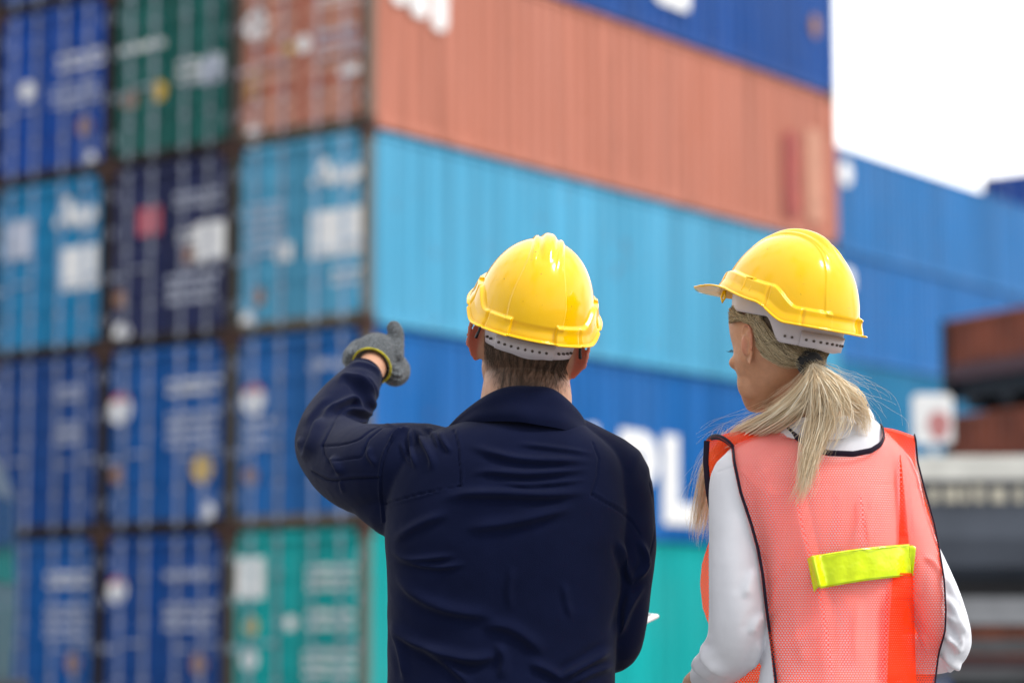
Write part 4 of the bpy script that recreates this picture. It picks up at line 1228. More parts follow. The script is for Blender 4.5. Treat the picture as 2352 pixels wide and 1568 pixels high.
# faint general crumple
Nn = normals(V, F)
V = V + Nn * (0.0011 * wnoise(V * np.array((1, 1, 1.5)), 7, 5, 3))[:, None]
V = dent(V, U(836, 864, 4.825), ax, 0.040, 0.018)
ov = fastmesh('overalls', V, F, M_cloth, man)
bvh_j = BVHTree.FromPolygons([Vector(v) for v in V], F.tolist())
# cuff hem ring
def ring_tube(c, axis, r, t, n=40, sx=1.0):
    axis = axis / np.linalg.norm(axis); a = np.cross(axis, (0, 0, 1)); a /= np.linalg.norm(a); b = np.cross(axis, a)
    P = [c + (a * math.cos(k) * sx + b * math.sin(k)) * r for k in np.linspace(0, 2 * math.pi, n)]
    return tube(P, t, 8, caps=False)
V, F = ring_tube(U(836.5, 863.5, 4.826), ax, 0.0368, 0.0030)
fastmesh('cuff', V, F, M_cloth, man)

# --- collar: a standing leaf flaring to points on both shoulders
bot = W([(1040, 985, 4.52), (1035, 992, 4.45), (1052, 985, 4.38), (1095, 970, 4.325), (1180, 968, 4.292), (1240, 976, 4.290), (1300, 988, 4.310), (1345, 1010, 4.36), (1362, 1022, 4.43), (1350, 1030, 4.52)])
topc = W([(1040, 978, 4.56), (1024, 986, 4.45), (1058, 950, 4.375), (1112, 910, 4.338), (1160, 889, 4.322), (1215, 886, 4.318), (1270, 893, 4.325), (1315, 928, 4.35), (1345, 968, 4.385), (1358, 1012, 4.45)])
nb = 80
Bc, Tc = spline(bot, nb), spline(topc, nb)
rows = []
for q in np.linspace(0, 1, 14):
    mid = Bc * (1 - q) + Tc * q
    out_ = np.array((0, -1, 0)) * (0.010 * math.sin(q * math.pi) + 0.002 * math.sin(q * 9))
    rows.append(mid + out_)
th_dir = np.array((0, 0.0065, 0.0))
inner = [r + (np.array((U(1205, 930, 4.42) - r.mean(0))) * 0) + th_dir + (np.array([U(1205, 900, 4.42)]) - r) * 0.05 for r in rows[::-1]]
Vc = np.vstack(rows + inner); m = len(rows) + len(inner)
Fc = [(i * nb + j, i * nb + j + 1, (i + 1) * nb + j + 1, (i + 1) * nb + j) for i in range(m - 1) for j in range(nb - 1)]
co = fastmesh('collar', Vc, Fc, M_cloth, man)
# inner stand closing on the neck
Ks = W([(1110, 955, 4.48), (1096, 950, 4.42), (1120, 930, 4.36), (1205, 922, 4.33), (1290, 935, 4.36), (1316, 958, 4.42), (1300, 970, 4.48)])
Kt = W([(1112, 922, 4.48), (1103, 918, 4.42), (1125, 903, 4.362), (1205, 894, 4.336), (1285, 903, 4.362), (1312, 930, 4.42), (1300, 940, 4.48)])
a_, b_ = spline(Ks, 50), spline(Kt, 50)
o3 = fastmesh('collar_stand', np.vstack((a_, b_, b_ + (0, .004, 0), a_ + (0, .004, 0))), [(i * 50 + j, i * 50 + j + 1, (i + 1) * 50 + j + 1, (i + 1) * 50 + j) for i in range(3) for j in range(49)], M_cloth, man)

# --- knitted glove, pointing forward with the thumb up
M_glove = mat('grey_knit_glove', (0.085, 0.097, 0.108), 0.95, noise=0.6, nscale=230, sheen=0.15, bump=0.004, bscale=260)
M_trim = mat('yellow_glove_trim', (0.42, 0.38, 0.02), 0.9, noise=0.45, nscale=120, bump=0.001, bscale=400)
gp = [limb(wl([(855, 838, 4.875, .0405), (862, 822, 4.915, .049), (866, 816, 4.96, .047)]), 14, 32)]
gp.append(limb(wl([(822, 826, 4.885, .026), (815, 822, 4.93, .026), (830, 810, 4.96, .030)]), 10, 24))
gp.append(limb(wl([(905, 862, 4.89, .020), (908, 853, 4.93, .031), (900, 840, 4.97, .031)]), 12, 24))
gp.append(limb(wl([(900, 815, 4.91, .026), (909, 785, 4.925, .0175), (909, 765, 4.93, .0165), (905, 752, 4.935, .0145)]), 14, 20))   # thumb
gp.append(limb(wl([(901, 758, 4.934, .010), (896, 752, 4.94, .008)]), 6, 12))
gp.append(limb(wl([(850, 800, 4.97, .017), (846, 795, 5.01, .0135), (842, 790, 5.05, .012), (838, 786, 5.075, .0105)]), 14, 18))        # index
for px, py, r in ((868, 812, .0145), (880, 838, .0145), (886, 858, .013)):                                                      # curled fingers
    gp.append(limb(wl([(px - 8, py, 4.97, r), (px - 2, py + 2, 5.01, r), (px + 22, py + 6, 5.015, r * .95), (px + 32, py + 8, 4.975, r * .9)]), 12, 16))
V, F, E = union(gp, 0.0021, 7)
# knit ribs run from the cuff outwards
cw = U(858, 838, 4.87)
d = V - cw; t_ = d @ ax; e1 = np.cross(ax, (0, 0, 1)); e1 /= np.linalg.norm(e1); e2 = np.cross(ax, e1)
ang = np.arctan2(d @ e2, d @ e1)
Nn = normals(V, F)
V = V + Nn * (0.0011 * np.sin(ang * 46) * np.sin(t_ * 1500 + 2 * np.sin(ang * 23)) + 0.0016 * np.cos(ang * 34) * sstep(.055, .01, t_))[:, None]
V = dent(V, U(854, 841, 4.866), -ax, 0.040, 0.012)
gl = fastmesh('glove', V, F, M_glove, man)
V, F = ring_tube(U(853.5, 841, 4.868), ax, 0.0395, 0.0025, 60, 1.04)
tr = fastmesh('glove_trim', V - np.array(man.location), F, M_trim, None); tr.parent = gl
# boots
M_boot = mat('black_boot_leather', (0.02, 0.018, 0.016), 0.5)
for x in (1042, 1278):
    p = U(x, 2560, 4.43)
    V, F, E = union([ellipsoid((p[0], 4.43, .09), (.052, .06, .10)), limb([(p[0], 4.40, .05, .048), (p[0], 4.50, .045, .047), (p[0], 4.60, .035, .040)], 10, 20)], .006, 3)
    V[:, 2] = np.maximum(V[:, 2], 0.004); fastmesh('boot', V, F, M_boot, man)

make_hat('hard_hat', 'yellow hard hat on the head of the pointing man, tipped back', head_matrix(xf(MH, np.array([(0, -0.006, 0.026)]))[0], R(3), R(18), R(11), 1.07))

# --- tablet held in the right hand
M_tab = mat('white_tablet_case', (0.75, 0.75, 0.76), 0.3)
M_scr = mat('tablet_glass', (0.02, 0.02, 0.025), 0.05)
tp = U(1418, 1444, 4.72)
tb = bpy.data.objects.new('tablet', None); COL.objects.link(tb); tb.location = (tp[0], 4.72, tp[2]); tb.rotation_euler = (R(14), R(5), R(-32))
tag(tb, 'white tablet corner sticking out beside the pointing man\'s right elbow', 'tablet')
b = MB(); b.prism([( -0.12 + x, z) for x, z in [(-.085, -.005), (.085, -.005), (.088, 0), (.085, .004), (-.085, .004), (-.088, 0)]], -0.13, 0.12, 'y'); b.V = [(p[0] + .06, p[1], p[2]) for p in b.V]
b.build('case', M_tab, tb, bevel=0.002)
b = MB(); b.box(-.135, .015, -.12, .11, .0045, .0055); b.build('screen', M_scr, tb)
# ================================================================== THE WOMAN
YW = 4.30
wom = thing('person', 'blonde woman seen from behind in white shirt and orange mesh vest, head turned left', 'person', (U(1905, 1480, YW)[0], YW, 0))
M_shirt = mat('white_knit_shirt', (0.76, 0.77, 0.83), 0.75, spec=0.3, noise=0.03, nscale=20, bump=0.0004, bscale=900, sheen=0.15)
YAWW = R(34)
WH = head_matrix(U(1793, 783, 4.27), YAWW, R(-10), R(2), 0.98)
neck = [(1806, 840, 4.29, .050), (1822, 885, 4.295, .053), (1850, 930, 4.30, .058), (1875, 975, 4.31, .066)]
_hs = [(np.asarray(v) * np.where(np.asarray(v)[:, 2:3] < 0, (1, 1, .93), (1, 1, 1)), f) for v, f in head_shells(face=2.5, jaw=0.88, cheek=1)]
skin_parts = head_world(_hs + [ear_shell(-1, 1.16, -.010, .010), ear_shell(1, 1.16, -.010, .010), ear_root(-1, 1, .012), ear_root(1, 1, .012)], WH)
skin_parts.append(limb(wl(neck)))
aL = [(1735, 1085, 4.30, .052), (1702, 1105, 4.30, .055), (1691, 1170, 4.29, .049), (1692, 1250, 4.285, .049), (1694, 1340, 4.285, .051), (1697, 1420, 4.295, .053), (1690, 1475, 4.32, .052), (1664, 1512, 4.38, .046), (1636, 1540, 4.44, .036), (1622, 1552, 4.47, .031)]
aR = [(2020, 1090, 4.31, .052), (2046, 1108, 4.31, .051), (2066, 1180, 4.30, .047), (2096, 1262, 4.295, .046), (2135, 1350, 4.295, .047), (2163, 1430, 4.30, .0475), (2170, 1482, 4.33, .044), (2120, 1500, 4.40, .038), (2040, 1500, 4.47, .032), (1980, 1500, 4.52, .028)]
def thin(L, k, n=None): return [(a, b, c, d * k) for a, b, c, d in L[:n]]
core = [limb(wl([(1880, 990, 4.31, .07), (1900, 1100, 4.31, .085), (1905, 1300, 4.31, .085), (1905, 1500, 4.31, .08), (1902, 1660, 4.32, .075)])),
        limb(wl([(1880, 1060, 4.31, .05)] + thin(aL, .72) + [(1606, 1566, 4.50, .026), (1598, 1574, 4.53, .026)])),
        limb(wl([(1930, 1060, 4.31, .05)] + thin(aR, .72) + [(1940, 1500, 4.54, .024)]))]
for s, x in ((-1, 1830), (1, 1975)):
    core.append(limb(wl([(x + s * -8, 1710, 4.32, .062), (x, 2050, 4.32, .052), (x, 2280, 4.34, .042), (x, 2560, 4.33, .032)])))
# hands: palm, four fingers, thumb, lightly curled
def hand(c, dirv, up, k=0.92):
    c = np.array(c); d = np.array(dirv, float); d /= np.linalg.norm(d); u = np.array(up, float); u -= d * (u @ d); u /= np.linalg.norm(u); s = np.cross(d, u)
    out = []
    Mx = np.stack((s, d, u), 1)
    out.append(ellipsoid(c, (.036 * k, .046 * k, .014 * k), Mx))
    for o_, ln, r in ((-.027, .058, .0078), (-.009, .070, .0085), (.009, .076, .0086), (.026, .066, .0082)):
        p = c + s * o_ * k + d * .036 * k
        out.append(limb([(*p, r), (*(p + d * ln * .5 * k - u * .004), r * .95), (*(p + d * ln * .82 * k - u * .018), r * .9), (*(p + d * ln * .92 * k - u * .034), r * .75)], 10, 12))
    p = c + s * .030 * k - d * .02
    out.append(limb([(*p, .012), (*(p + s * .022 + d * .025 - u * .006), .0105), (*(p + s * .026 + d * .055 - u * .014), .0085)], 8, 12))
    return out
core += hand(U(1594, 1584, 4.57), (-.05, .9, -.25), (-.6, 0, .8))
core += hand(U(1900, 1500, 4.585), (-.9, .3, 0), (0, -.3, .9))
V, F, E = union(skin_parts + core, 0.0020, 2)
c = xf(np.linalg.inv(WH), V)
V = lap(V, E, 14, ((np.abs(c[:, 0]) < .066) & (c[:, 1] > .0) & (c[:, 2] > -.13)).astype(float) * (1 - .6 * (np.abs(c[:, 2] - .0) < .02) * (c[:, 1] > .07)))
red = 0.75 * sstep(0.0735, 0.082, np.abs(c[:, 0])) * (np.abs(c[:, 2]) < 0.06) * (c[:, 1] < .05)
scalp = np.zeros(len(V))
fastmesh('body', V, F, M_skin2, wom, {'red': red, 'scalp': scalp})
build_eyes(WH, wom)
Vh, Fh, Eh = union(skin_parts[:len(_hs)] + [skin_parts[-1]], 0.003, 4)
bvh_w = BVHTree.FromPolygons([Vector(v) for v in Vh], Fh.tolist())     # head without ears, for laying hair

# --- white shirt
TW = [(992, 1810, 2000, .060, .055), (1010, 1775, 2030, .075, .065), (1035, 1735, 2045, .085, .075), (1070, 1705, 2055, .092, .085), (1120, 1690, 2066, .100, .095), (1200, 1700, 2080, .104, .11), (1300, 1728, 2090, .100, .105),
      (1400, 1748, 2075, .094, .095), (1500, 1752, 2072, .096, .095), (1568, 1742, 2085, .102, .10), (1680, 1730, 2095, .112, .105), (1740, 1760, 2060, .10, .09)]
parts = [rings(torso_rings(TW, YW + .01), 64, 2.4), limb(wl(aL), 40, 36), limb(wl(aR), 40, 36)]
parts.append(limb(wl([(1725, 1080, 4.31, .055), (1840, 1030, 4.31, .065)]), 10, 30))
parts.append(limb(wl([(2035, 1085, 4.31, .052), (1960, 1030, 4.31, .065)]), 10, 30))
V, F, E = union(parts, 0.0032, 8)
Nn = normals(V, F)
C4 = lambda L: [(1550 + .3957 * a, 947 + .3957 * b) for a, b in L]
CE = lambda L: [(2067 + .3592 * a, 1005 + .3592 * b) for a, b in L]      # crop of the right elbow
CL_ = lambda L: [(1550 + .2677 * a, 1148 + .2677 * b) for a, b in L]     # crop of the left elbow
folds = []
for pts, wd, h in (
    ([(300, 990), (360, 1150), (425, 1290)], 7, .006), ([(290, 1110), (360, 1220), (390, 1350)], 6, .006), ([(270, 1260), (340, 1310), (385, 1390)], 7, .007),
    ([(265, 1370), (330, 1440), (410, 1480)], 6, .006), ([(285, 860), (330, 980), (400, 1100)], 6, .004), ([(275, 1440), (330, 1490), (400, 1490)], 4, .005)):
    folds.append((CE(pts), wd, h * 1.7, 'fold'))
for pts, wd, h in (
    ([(300, 1120), (240, 1230), (200, 1380), (260, 1520)], 7, .007), ([(270, 1230), (330, 1400), (480, 1520)], 8, .008), ([(200, 1290), (220, 1420), (330, 1560)], 6, .006),
    ([(250, 1200), (290, 1330), (420, 1470)], 5, .005), ([(780, 960), (700, 1040), (640, 1170)], 8, .004), ([(700, 560), (640, 700), (600, 860)], 10, .003), ([(740, 1180), (700, 1330), (640, 1500)], 8, .004)):
    folds.append((CL_(pts), wd, h * 1.5, 'fold'))
for pts, wd, h in (
    ([(1430, 830), (1500, 870), (1560, 960)], 5, .005), ([(1410, 1270), (1450, 1330), (1460, 1400)], 5, .005), ([(1180, 450), (1120, 600), (1130, 780)], 6, .003),
    ([(500, 1000), (620, 900), (700, 700)], 8, .003), ([(620, 260), (500, 380), (430, 520)], 8, .003), ([(720, 1040), (700, 1250), (760, 1500)], 9, .004), ([(1080, 1040), (1050, 1250), (1060, 1500)], 9, .003)):
    folds.append((C4(pts), wd, h, 'fold'))
folds.append((C4([(340, 425), (520, 400), (760, 440), (900, 412), (1100, 408), (1440, 440)]), 1.3, -.0016, 'seam'))
folds.append((C4([(250, 345), (330, 318), (420, 320)]), 1.5, -.0015, 'seam'))
V = fold(V, Nn, folds)
Nn = normals(V, F); V = V + Nn * (0.0007 * wnoise(V, 8, 9, 3))[:, None]
shirt = fastmesh('shirt', V, F, M_shirt, wom)
bvh_s = BVHTree.FromPolygons([Vector(v) for v in V], F.tolist())
# mock neck collar, two overlapping bands
def neck_band(loT, hiT, n=72, t=0.003):
    """closed bands through (px,py,Y) loops"""
    A_, B_ = W(loT), W(hiT); A_ = spline(np.vstack((A_, A_[:1])), n + 1)[:-1]; B_ = spline(np.vstack((B_, B_[:1])), n + 1)[:-1]
    ca_ = A_.mean(0); rows = []
    for q in np.linspace(0, 1, 8):
        r = A_ * (1 - q) + B_ * q; cc = r.mean(0); d = r - cc; d[:, 2] = 0; L_ = np.linalg.norm(d, axis=1)[:, None]
        rows.append(r + d / L_ * 0.003 * math.sin(q * 3.1))
    inn = []
    for r in rows[::-1]:
        cc = r.mean(0); d = r - cc; d[:, 2] = 0; inn.append(r - d / np.linalg.norm(d, axis=1)[:, None] * t)
    R_ = rows + inn; Vv = np.vstack(R_); m = len(R_)
    return Vv, [(i * n + j, i * n + (j + 1) % n, (i + 1) * n + (j + 1) % n, (i + 1) * n + j) for i in range(m - 1) for j in range(n)]
Vb, Fb = neck_band([(1772, 985, 4.31), (1800, 1003, 4.25), (1890, 1010, 4.222), (1975, 1000, 4.25), (2010, 975, 4.31), (1960, 985, 4.38), (1870, 1000, 4.40), (1800, 1000, 4.375)],
                   [(1762, 972, 4.315), (1792, 955, 4.27), (1885, 960, 4.232), (1975, 948, 4.265), (1996, 936, 4.315), (1950, 945, 4.375), (1865, 962, 4.385), (1790, 970, 4.365)])
fastmesh('collar', Vb, Fb, M_shirt, wom)

# --- orange mesh vest
def mesh_cloth(name, col, hole=0.40, edge_col=None, cell=0.0043, trans=0.35):
    m = bpy.data.materials.new(name); m.use_nodes = True
    t = m.node_tree; t.nodes.clear(); L_ = t.links.new
    o = t.nodes.new('ShaderNodeOutputMaterial'); uv = t.nodes.new('ShaderNodeUVMap')
    def vm(op, a=None, b=None):
        n = t.nodes.new('ShaderNodeVectorMath'); n.operation = op
        for i, s_ in enumerate((a, b)):
            if s_ is None: continue
            if isinstance(s_, (tuple, list)): n.inputs[i].default_value = s_
            else: L_(s_, n.inputs[i])
        return n
    a = cell; bb = cell * 1.732
    def lat(off):
        d = vm('DIVIDE', uv.outputs[0], (a, bb, 1)); s_ = vm('ADD', d.outputs[0], off); f = vm('FRACTION', s_.outputs[0]); c_ = vm('SUBTRACT', f.outputs[0], (.5, .5, 0)); k = vm('MULTIPLY', c_.outputs[0], (1, 1.732, 0)); l_ = vm('LENGTH', k.outputs[0]); return l_.outputs['Value']
    mn = t.nodes.new('ShaderNodeMath'); mn.operation = 'MINIMUM'; L_(lat((0, 0, 0)), mn.inputs[0]); L_(lat((.5, .5, 0)), mn.inputs[1])
    st = t.nodes.new('ShaderNodeMapRange'); st.inputs[1].default_value = hole - 0.12; st.inputs[2].default_value = hole + 0.12; L_(mn.outputs[0], st.inputs[0])
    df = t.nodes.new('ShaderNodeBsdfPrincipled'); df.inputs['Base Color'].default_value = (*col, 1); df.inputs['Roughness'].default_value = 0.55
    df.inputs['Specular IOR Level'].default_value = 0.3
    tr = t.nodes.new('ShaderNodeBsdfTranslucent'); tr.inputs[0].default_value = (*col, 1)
    m1 = t.nodes.new('ShaderNodeMixShader'); m1.inputs[0].default_value = trans; L_(df.outputs[0], m1.inputs[1]); L_(tr.outputs[0], m1.inputs[2])
    tp_ = t.nodes.new('ShaderNodeBsdfTransparent')
    m2 = t.nodes.new('ShaderNodeMixShader'); L_(st.outputs[0], m2.inputs[0]); L_(tp_.outputs[0], m2.inputs[1]); L_(m1.outputs[0], m2.inputs[2])
    L_(m2.outputs[0], o.inputs[0])
    return m
M_vest = mesh_cloth('orange_mesh_fabric', (1.28, 0.14, 0.055), 0.375, cell=0.0047, trans=.6)  # vest reds above one put a fluorescent glow into the colour
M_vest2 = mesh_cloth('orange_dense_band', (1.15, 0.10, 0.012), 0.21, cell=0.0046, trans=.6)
M_bind = mat('dark_purple_binding', (0.012, 0.006, 0.022), 0.7, spec=0.3, bump=0.0006, bscale=500)
M_tape = mat('fluorescent_yellow_tape', (0.74, 0.92, 0.0), 0.18, spec=0.6, noise=0.08, nscale=25, bump=0.006, bscale=22, coat=0.3)

def grid_obj(name, P, mats, parent, uvs=None, mi=None, thick=0):
    """P: (rows, cols, 3)"""
    nr, nc = P.shape[:2]
    V = P.reshape(-1, 3)
    F = [(i * nc + j, i * nc + j + 1, (i + 1) * nc + j + 1, (i + 1) * nc + j) for i in range(nr - 1) for j in range(nc - 1)]
    o = fastmesh(name, V, F, mats, parent)
    me = o.data
    if uvs is None and name.startswith('vest'):
        uvs = np.stack((P[..., 0], P[..., 2]), -1)
    if uvs is None:
        du = np.concatenate((np.zeros((nr, 1)), np.cumsum(np.linalg.norm(np.diff(P, axis=1), axis=2), axis=1)), 1)
        du = du - du[:, nc // 2:nc // 2 + 1]
        dv = np.concatenate((np.zeros((1, nc)), np.cumsum(np.linalg.norm(np.diff(P, axis=0), axis=2), axis=0)), 0)
        uvs = np.stack((du, dv), -1)
    l = me.uv_layers.new(name='UVMap'); vi = np.empty(len(me.loops), dtype=int); me.loops.foreach_get('vertex_index', vi)
    l.data.foreach_set('uv', uvs.reshape(-1, 2)[vi].ravel())
    if mi is not None: me.polygons.foreach_set('material_index', np.asarray(mi).ravel().astype(int).tolist())
    if thick:
        m = o.modifiers.new('thick', 'SOLIDIFY'); m.thickness = thick
    return o
def edge(pts): return lambda y: curve_at([(b, a) for a, b in pts], y)
Lb = edge([(1676, 1000), (1678, 1020), (1682, 1060), (1697, 1130), (1722, 1205), (1737, 1260), (1748, 1320), (1757, 1400), (1768, 1480), (1778, 1568), (1790, 1700), (1790, 1900)])
Rb_ = edge([(2104, 1000), (2106, 1015), (2110, 1060), (2128, 1130), (2148, 1200), (2158, 1250), (2171, 1330), (2175, 1400), (2173, 1450), (2158, 1500), (2150, 1568), (2140, 1700), (2140, 1900)])
topb = [(1676, 1023), (1740, 1002), (1797, 977), (1822, 1000), (1852, 1022), (1880, 1036), (1905, 1042), (1960, 1044), (2000, 1036), (2022, 1022), (2030, 1006), (2028, 986), (2060, 994), (2105, 1008)]
def back_panel():
    nr, nc = 230, 190
    # columns follow the shoulder seam and neckline at the top
    tx = np.array([p[0] for p in topb]); ty = np.array([p[1] for p in topb])
    # arc parameter over the top outline
    cum = np.concatenate(([0], np.cumsum(np.hypot(np.diff(tx), np.diff(ty))))); cum /= cum[-1]
    u = np.linspace(0, 1, nc)
    sx = np.interp(u, cum, tx); sy = np.interp(u, cum, ty)
    v = np.linspace(0, 1, nr) ** 1.25
    px = np.zeros((nr, nc)); py = np.zeros((nr, nc))
    for i in range(nr):
        yb = 1830
        Y_ = sy * (1 - v[i]) + yb * v[i]
        k = sstep(0, 0.22, v[i])
        l_, r_2 = Lb(Y_), Rb_(Y_)
        xx = l_ + u * (r_2 - l_)
        px[i] = sx * (1 - k) + xx * k
        px[i, 0] = Lb(Y_[0]); px[i, -1] = Rb_(Y_[-1]); py[i] = Y_
    # soften the column kinks
    for _ in range(30):
        px[1:-1, 1:-1] = (px[:-2, 1:-1] + px[2:, 1:-1] + px[1:-1, :-2] + px[1:-1, 2:]) / 4 * .5 + px[1:-1, 1:-1] * .5
        py[1:-1, 1:-1] = (py[:-2, 1:-1] + py[2:, 1:-1] + py[1:-1, :-2] + py[1:-1, 2:]) / 4 * .5 + py[1:-1, 1:-1] * .5
    return px, py
def drape(px, py, front=False, base=4.2, off=0.007, far=None):
    """depth of the cloth: laid over the shirt, hanging free past it"""
    nr, nc = px.shape; D = np.full((nr, nc), np.nan)
    for i in range(nr):
        for j in range(nc):
            # march along the eye ray for the back, mirrored for the front
            p = U(px[i, j], py[i, j], 4.0); o = Vector((0, 0, CAMH)); d = (Vector(p) - o).normalized()
            if not front:
                h = bvh_s.ray_cast(o, d, 6)
                if h[0] is not None: D[i, j] = h[0][1] - off
            else:
                e_ = o + d * 6; h = bvh_s.ray_cast(e_, -d, 3)
                if h[0] is not None: D[i, j] = h[0][1] + off
    return D
def fill(D, mask_free, lo, it=500, hang=None):
    K = ~np.isnan(D) & ~mask_free
    X = np.where(K, D, lo)
    for _ in range(it):
        Z = X.copy()
        Z[1:-1, 1:-1] = (X[:-2, 1:-1] + X[2:, 1:-1] + X[1:-1, :-2] + X[1:-1, 2:]) / 4
        Z[0] = Z[1]; Z[-1] = Z[-2]; Z[:, 0] = Z[:, 1]; Z[:, -1] = Z[:, -2]
        X = np.where(K, D, Z)
    return X
px, py = back_panel()
D = drape(px, py)
free = np.isnan(D) | (D > 4.285)
Dm = fill(D, free, 4.27)
# cloth bridges hollows: pull towards the near envelope
Sm = Dm.copy()
for _ in range(35):
    Z = Sm.copy(); Z[1:-1, 1:-1] = (Sm[:-2, 1:-1] + Sm[2:, 1:-1] + Sm[1:-1, :-2] + Sm[1:-1, 2:]) / 4; Sm = np.minimum(Z, np.where(free, Z, Dm))
Dm = Sm
Q = np.stack((px.ravel(), py.ravel()), 1); extra = np.zeros(len(Q))
for pts, wd, h in (([(690, 300), (740, 600), (800, 850), (880, 1200), (930, 1600)], 6, .012), ([(1080, 450), (1105, 620), (1125, 780)], 3.5, .007), ([(1120, 560), (1090, 680), (1100, 790)], 6, .005),
                   ([(480, 220), (540, 420), (600, 700), (640, 980)], 9, .007), ([(620, 900), (590, 1050), (560, 1180)], 8, .008), ([(1250, 960), (1240, 1250), (1220, 1600)], 6, .010),
                   ([(1310, 240), (1330, 500), (1350, 760)], 3.5, .009), ([(950, 430), (960, 620), (930, 800)], 8, .004), ([(1420, 820), (1400, 960), (1390, 1100)], 6, .006), ([(1400, 1280), (1450, 1330), (1470, 1400)], 4, .005),
                   ([(380, 310), (470, 420), (560, 470), (700, 450)], 6, .004), ([(1000, 1050), (1030, 1300), (1010, 1500)], 12, .006), ([(440, 330), (460, 640), (560, 900)], 8, .005), ([(620, 1350), (760, 1300), (880, 1180)], 9, .005)):
    L_ = spline(C4(pts), 30); dd, fr, sd = seg_dist(Q, L_)
    extra += 1.5 * h * sstep(0, .2, fr) * sstep(0, .15, 1 - fr) * (np.exp(-(dd / np.where(sd > 0, wd, wd * 2.2)) ** 2) - .35 * np.exp(-((dd - wd * 2.6) / (wd * 1.5)) ** 2))
Pw = np.zeros(px.shape + (3,))
Dm = Dm - extra.reshape(px.shape) - 0.0015 * wnoise(np.stack((px.ravel() * .001, py.ravel() * .001, 0 * px.ravel()), 1), 9, 4, 2).reshape(px.shape)
Dm = np.where(np.isnan(D) | (D > 4.33), Dm, np.minimum(Dm, D + .003))
for i in range(px.shape[0]):
    for j in range(px.shape[1]): Pw[i, j] = U(px[i, j], py[i, j], Dm[i, j])
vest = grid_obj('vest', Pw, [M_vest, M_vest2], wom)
# right-hand pleat, doubled cloth
def on_panel(pts, off=0.003, n=40):
    """polyline of pixels laid on the back panel"""
    L_ = spline(pts, n); out = []
    fx, fy = px.ravel(), py.ravel(); fd = Dm.ravel()
    for a, b in L_:
        k = np.argmin((fx - a) ** 2 + (fy - b) ** 2); out.append(U(a, b, fd[k] - off))
    return np.array(out)
for pa, pb in (([(1306, 245), (1306, 400), (1304, 600), (1300, 790)], [(1312, 245), (1326, 400), (1346, 600), (1361, 790)]),
               ([(1268, 930), (1256, 1080), (1245, 1250), (1232, 1600), (1225, 2000)], [(1382, 930), (1386, 1080), (1392, 1250), (1402, 1600), (1405, 2000)])):
  e1 = on_panel(C4(pa), .0015, 50); e2 = on_panel(C4(pb), .0025, 50)
  PL = np.stack([e1 * (1 - q) + e2 * q - np.array((0, .001 * math.sin(q * 3.14), 0)) for q in np.linspace(0, 1, 10)], 1)
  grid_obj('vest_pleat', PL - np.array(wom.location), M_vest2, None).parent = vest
# front panel
Lf = edge([(1620, 1000), (1619, 1020), (1617, 1060), (1622, 1120), (1634, 1190), (1629, 1240), (1612, 1295), (1608, 1340), (1614, 1395), (1630, 1440), (1645, 1500), (1655, 1568), (1660, 1900)])
nr, nc = 150, 60
v = np.linspace(0, 1, nr); u = np.linspace(0, 1, nc)
fpx = np.zeros((nr, nc)); fpy = np.zeros((nr, nc))
ftop = [(1620, 1012), (1690, 990), (1780, 975), (1830, 1040), (1890, 1110), (1960, 1040), (2030, 985), (2070, 996), (2102, 1008)]
tx = np.array([p[0] for p in ftop]); ty = np.array([p[1] for p in ftop])
for i in range(nr):
    xs = np.interp(u, np.linspace(0, 1, len(tx)), tx); ys = np.interp(u, np.linspace(0, 1, len(ty)), ty)
    Y_ = ys * (1 - v[i]) + 1830 * v[i]; k = sstep(0, .2, v[i])
    l_, r_2 = Lf(Y_), Rb_(Y_) - 8
    fpx[i] = xs * (1 - k) + (l_ + u * (r_2 - l_)) * k; fpy[i] = Y_
    fpx[i, 0] = Lf(Y_[0])
FD = drape(fpx, fpy, True, off=.012)
FD = fill(FD, np.isnan(FD) | (FD < 4.36) | (FD > 4.47), 4.41, 600)
FD += 0.004 * np.sin(u * 40)[None, :] * v[:, None]
FP_ = np.stack([[U(fpx[i, j], fpy[i, j], FD[i, j]) for j in range(nc)] for i in range(nr)])
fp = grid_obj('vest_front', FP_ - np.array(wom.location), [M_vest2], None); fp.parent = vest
# shoulder bands joining back and front
def strap_band(bk, rd, fr_, n=26, m=40):
    A_, B_, C_ = W(bk), W(rd), W(fr_)
    A_, B_, C_ = spline(A_, n), spline(B_, n), spline(C_, n)
    g = []
    for q in np.linspace(0, 1, m):
        ctrl = 2 * B_ - (A_ + C_) / 2
        g.append(A_ * (1 - q) ** 2 + 2 * ctrl * q * (1 - q) + C_ * q ** 2)
    return np.stack(g, 0)
kb = lambda a, b: float(Dm.ravel()[np.argmin((px.ravel() - a) ** 2 + (py.ravel() - b) ** 2)])
SL = strap_band([(1677, 1023, kb(1677, 1023)), (1740, 1001, kb(1740, 1001)), (1798, 977, kb(1798, 977))], [(1645, 1003, 4.33), (1715, 986, 4.32), (1780, 968, 4.31)], [(1620, 1013, 4.40), (1690, 992, 4.40), (1775, 972, 4.38)])
SR = strap_band([(2028, 987, kb(2028, 987)), (2062, 994, kb(2062, 994)), (2105, 1009, kb(2105, 1009))], [(2022, 980, 4.32), (2060, 987, 4.33), (2103, 1002, 4.33)], [(2020, 984, 4.38), (2060, 992, 4.40), (2103, 1008, 4.40)])
for g_ in (SL, SR):
    n_ = g_.shape; mi_ = np.zeros((n_[0] - 1, n_[1] - 1)); mi_[:12] = 1
    o_ = grid_obj('shoulder_band', g_ - np.array(wom.location), [M_vest, M_vest2], None, mi=mi_); o_.parent = vest
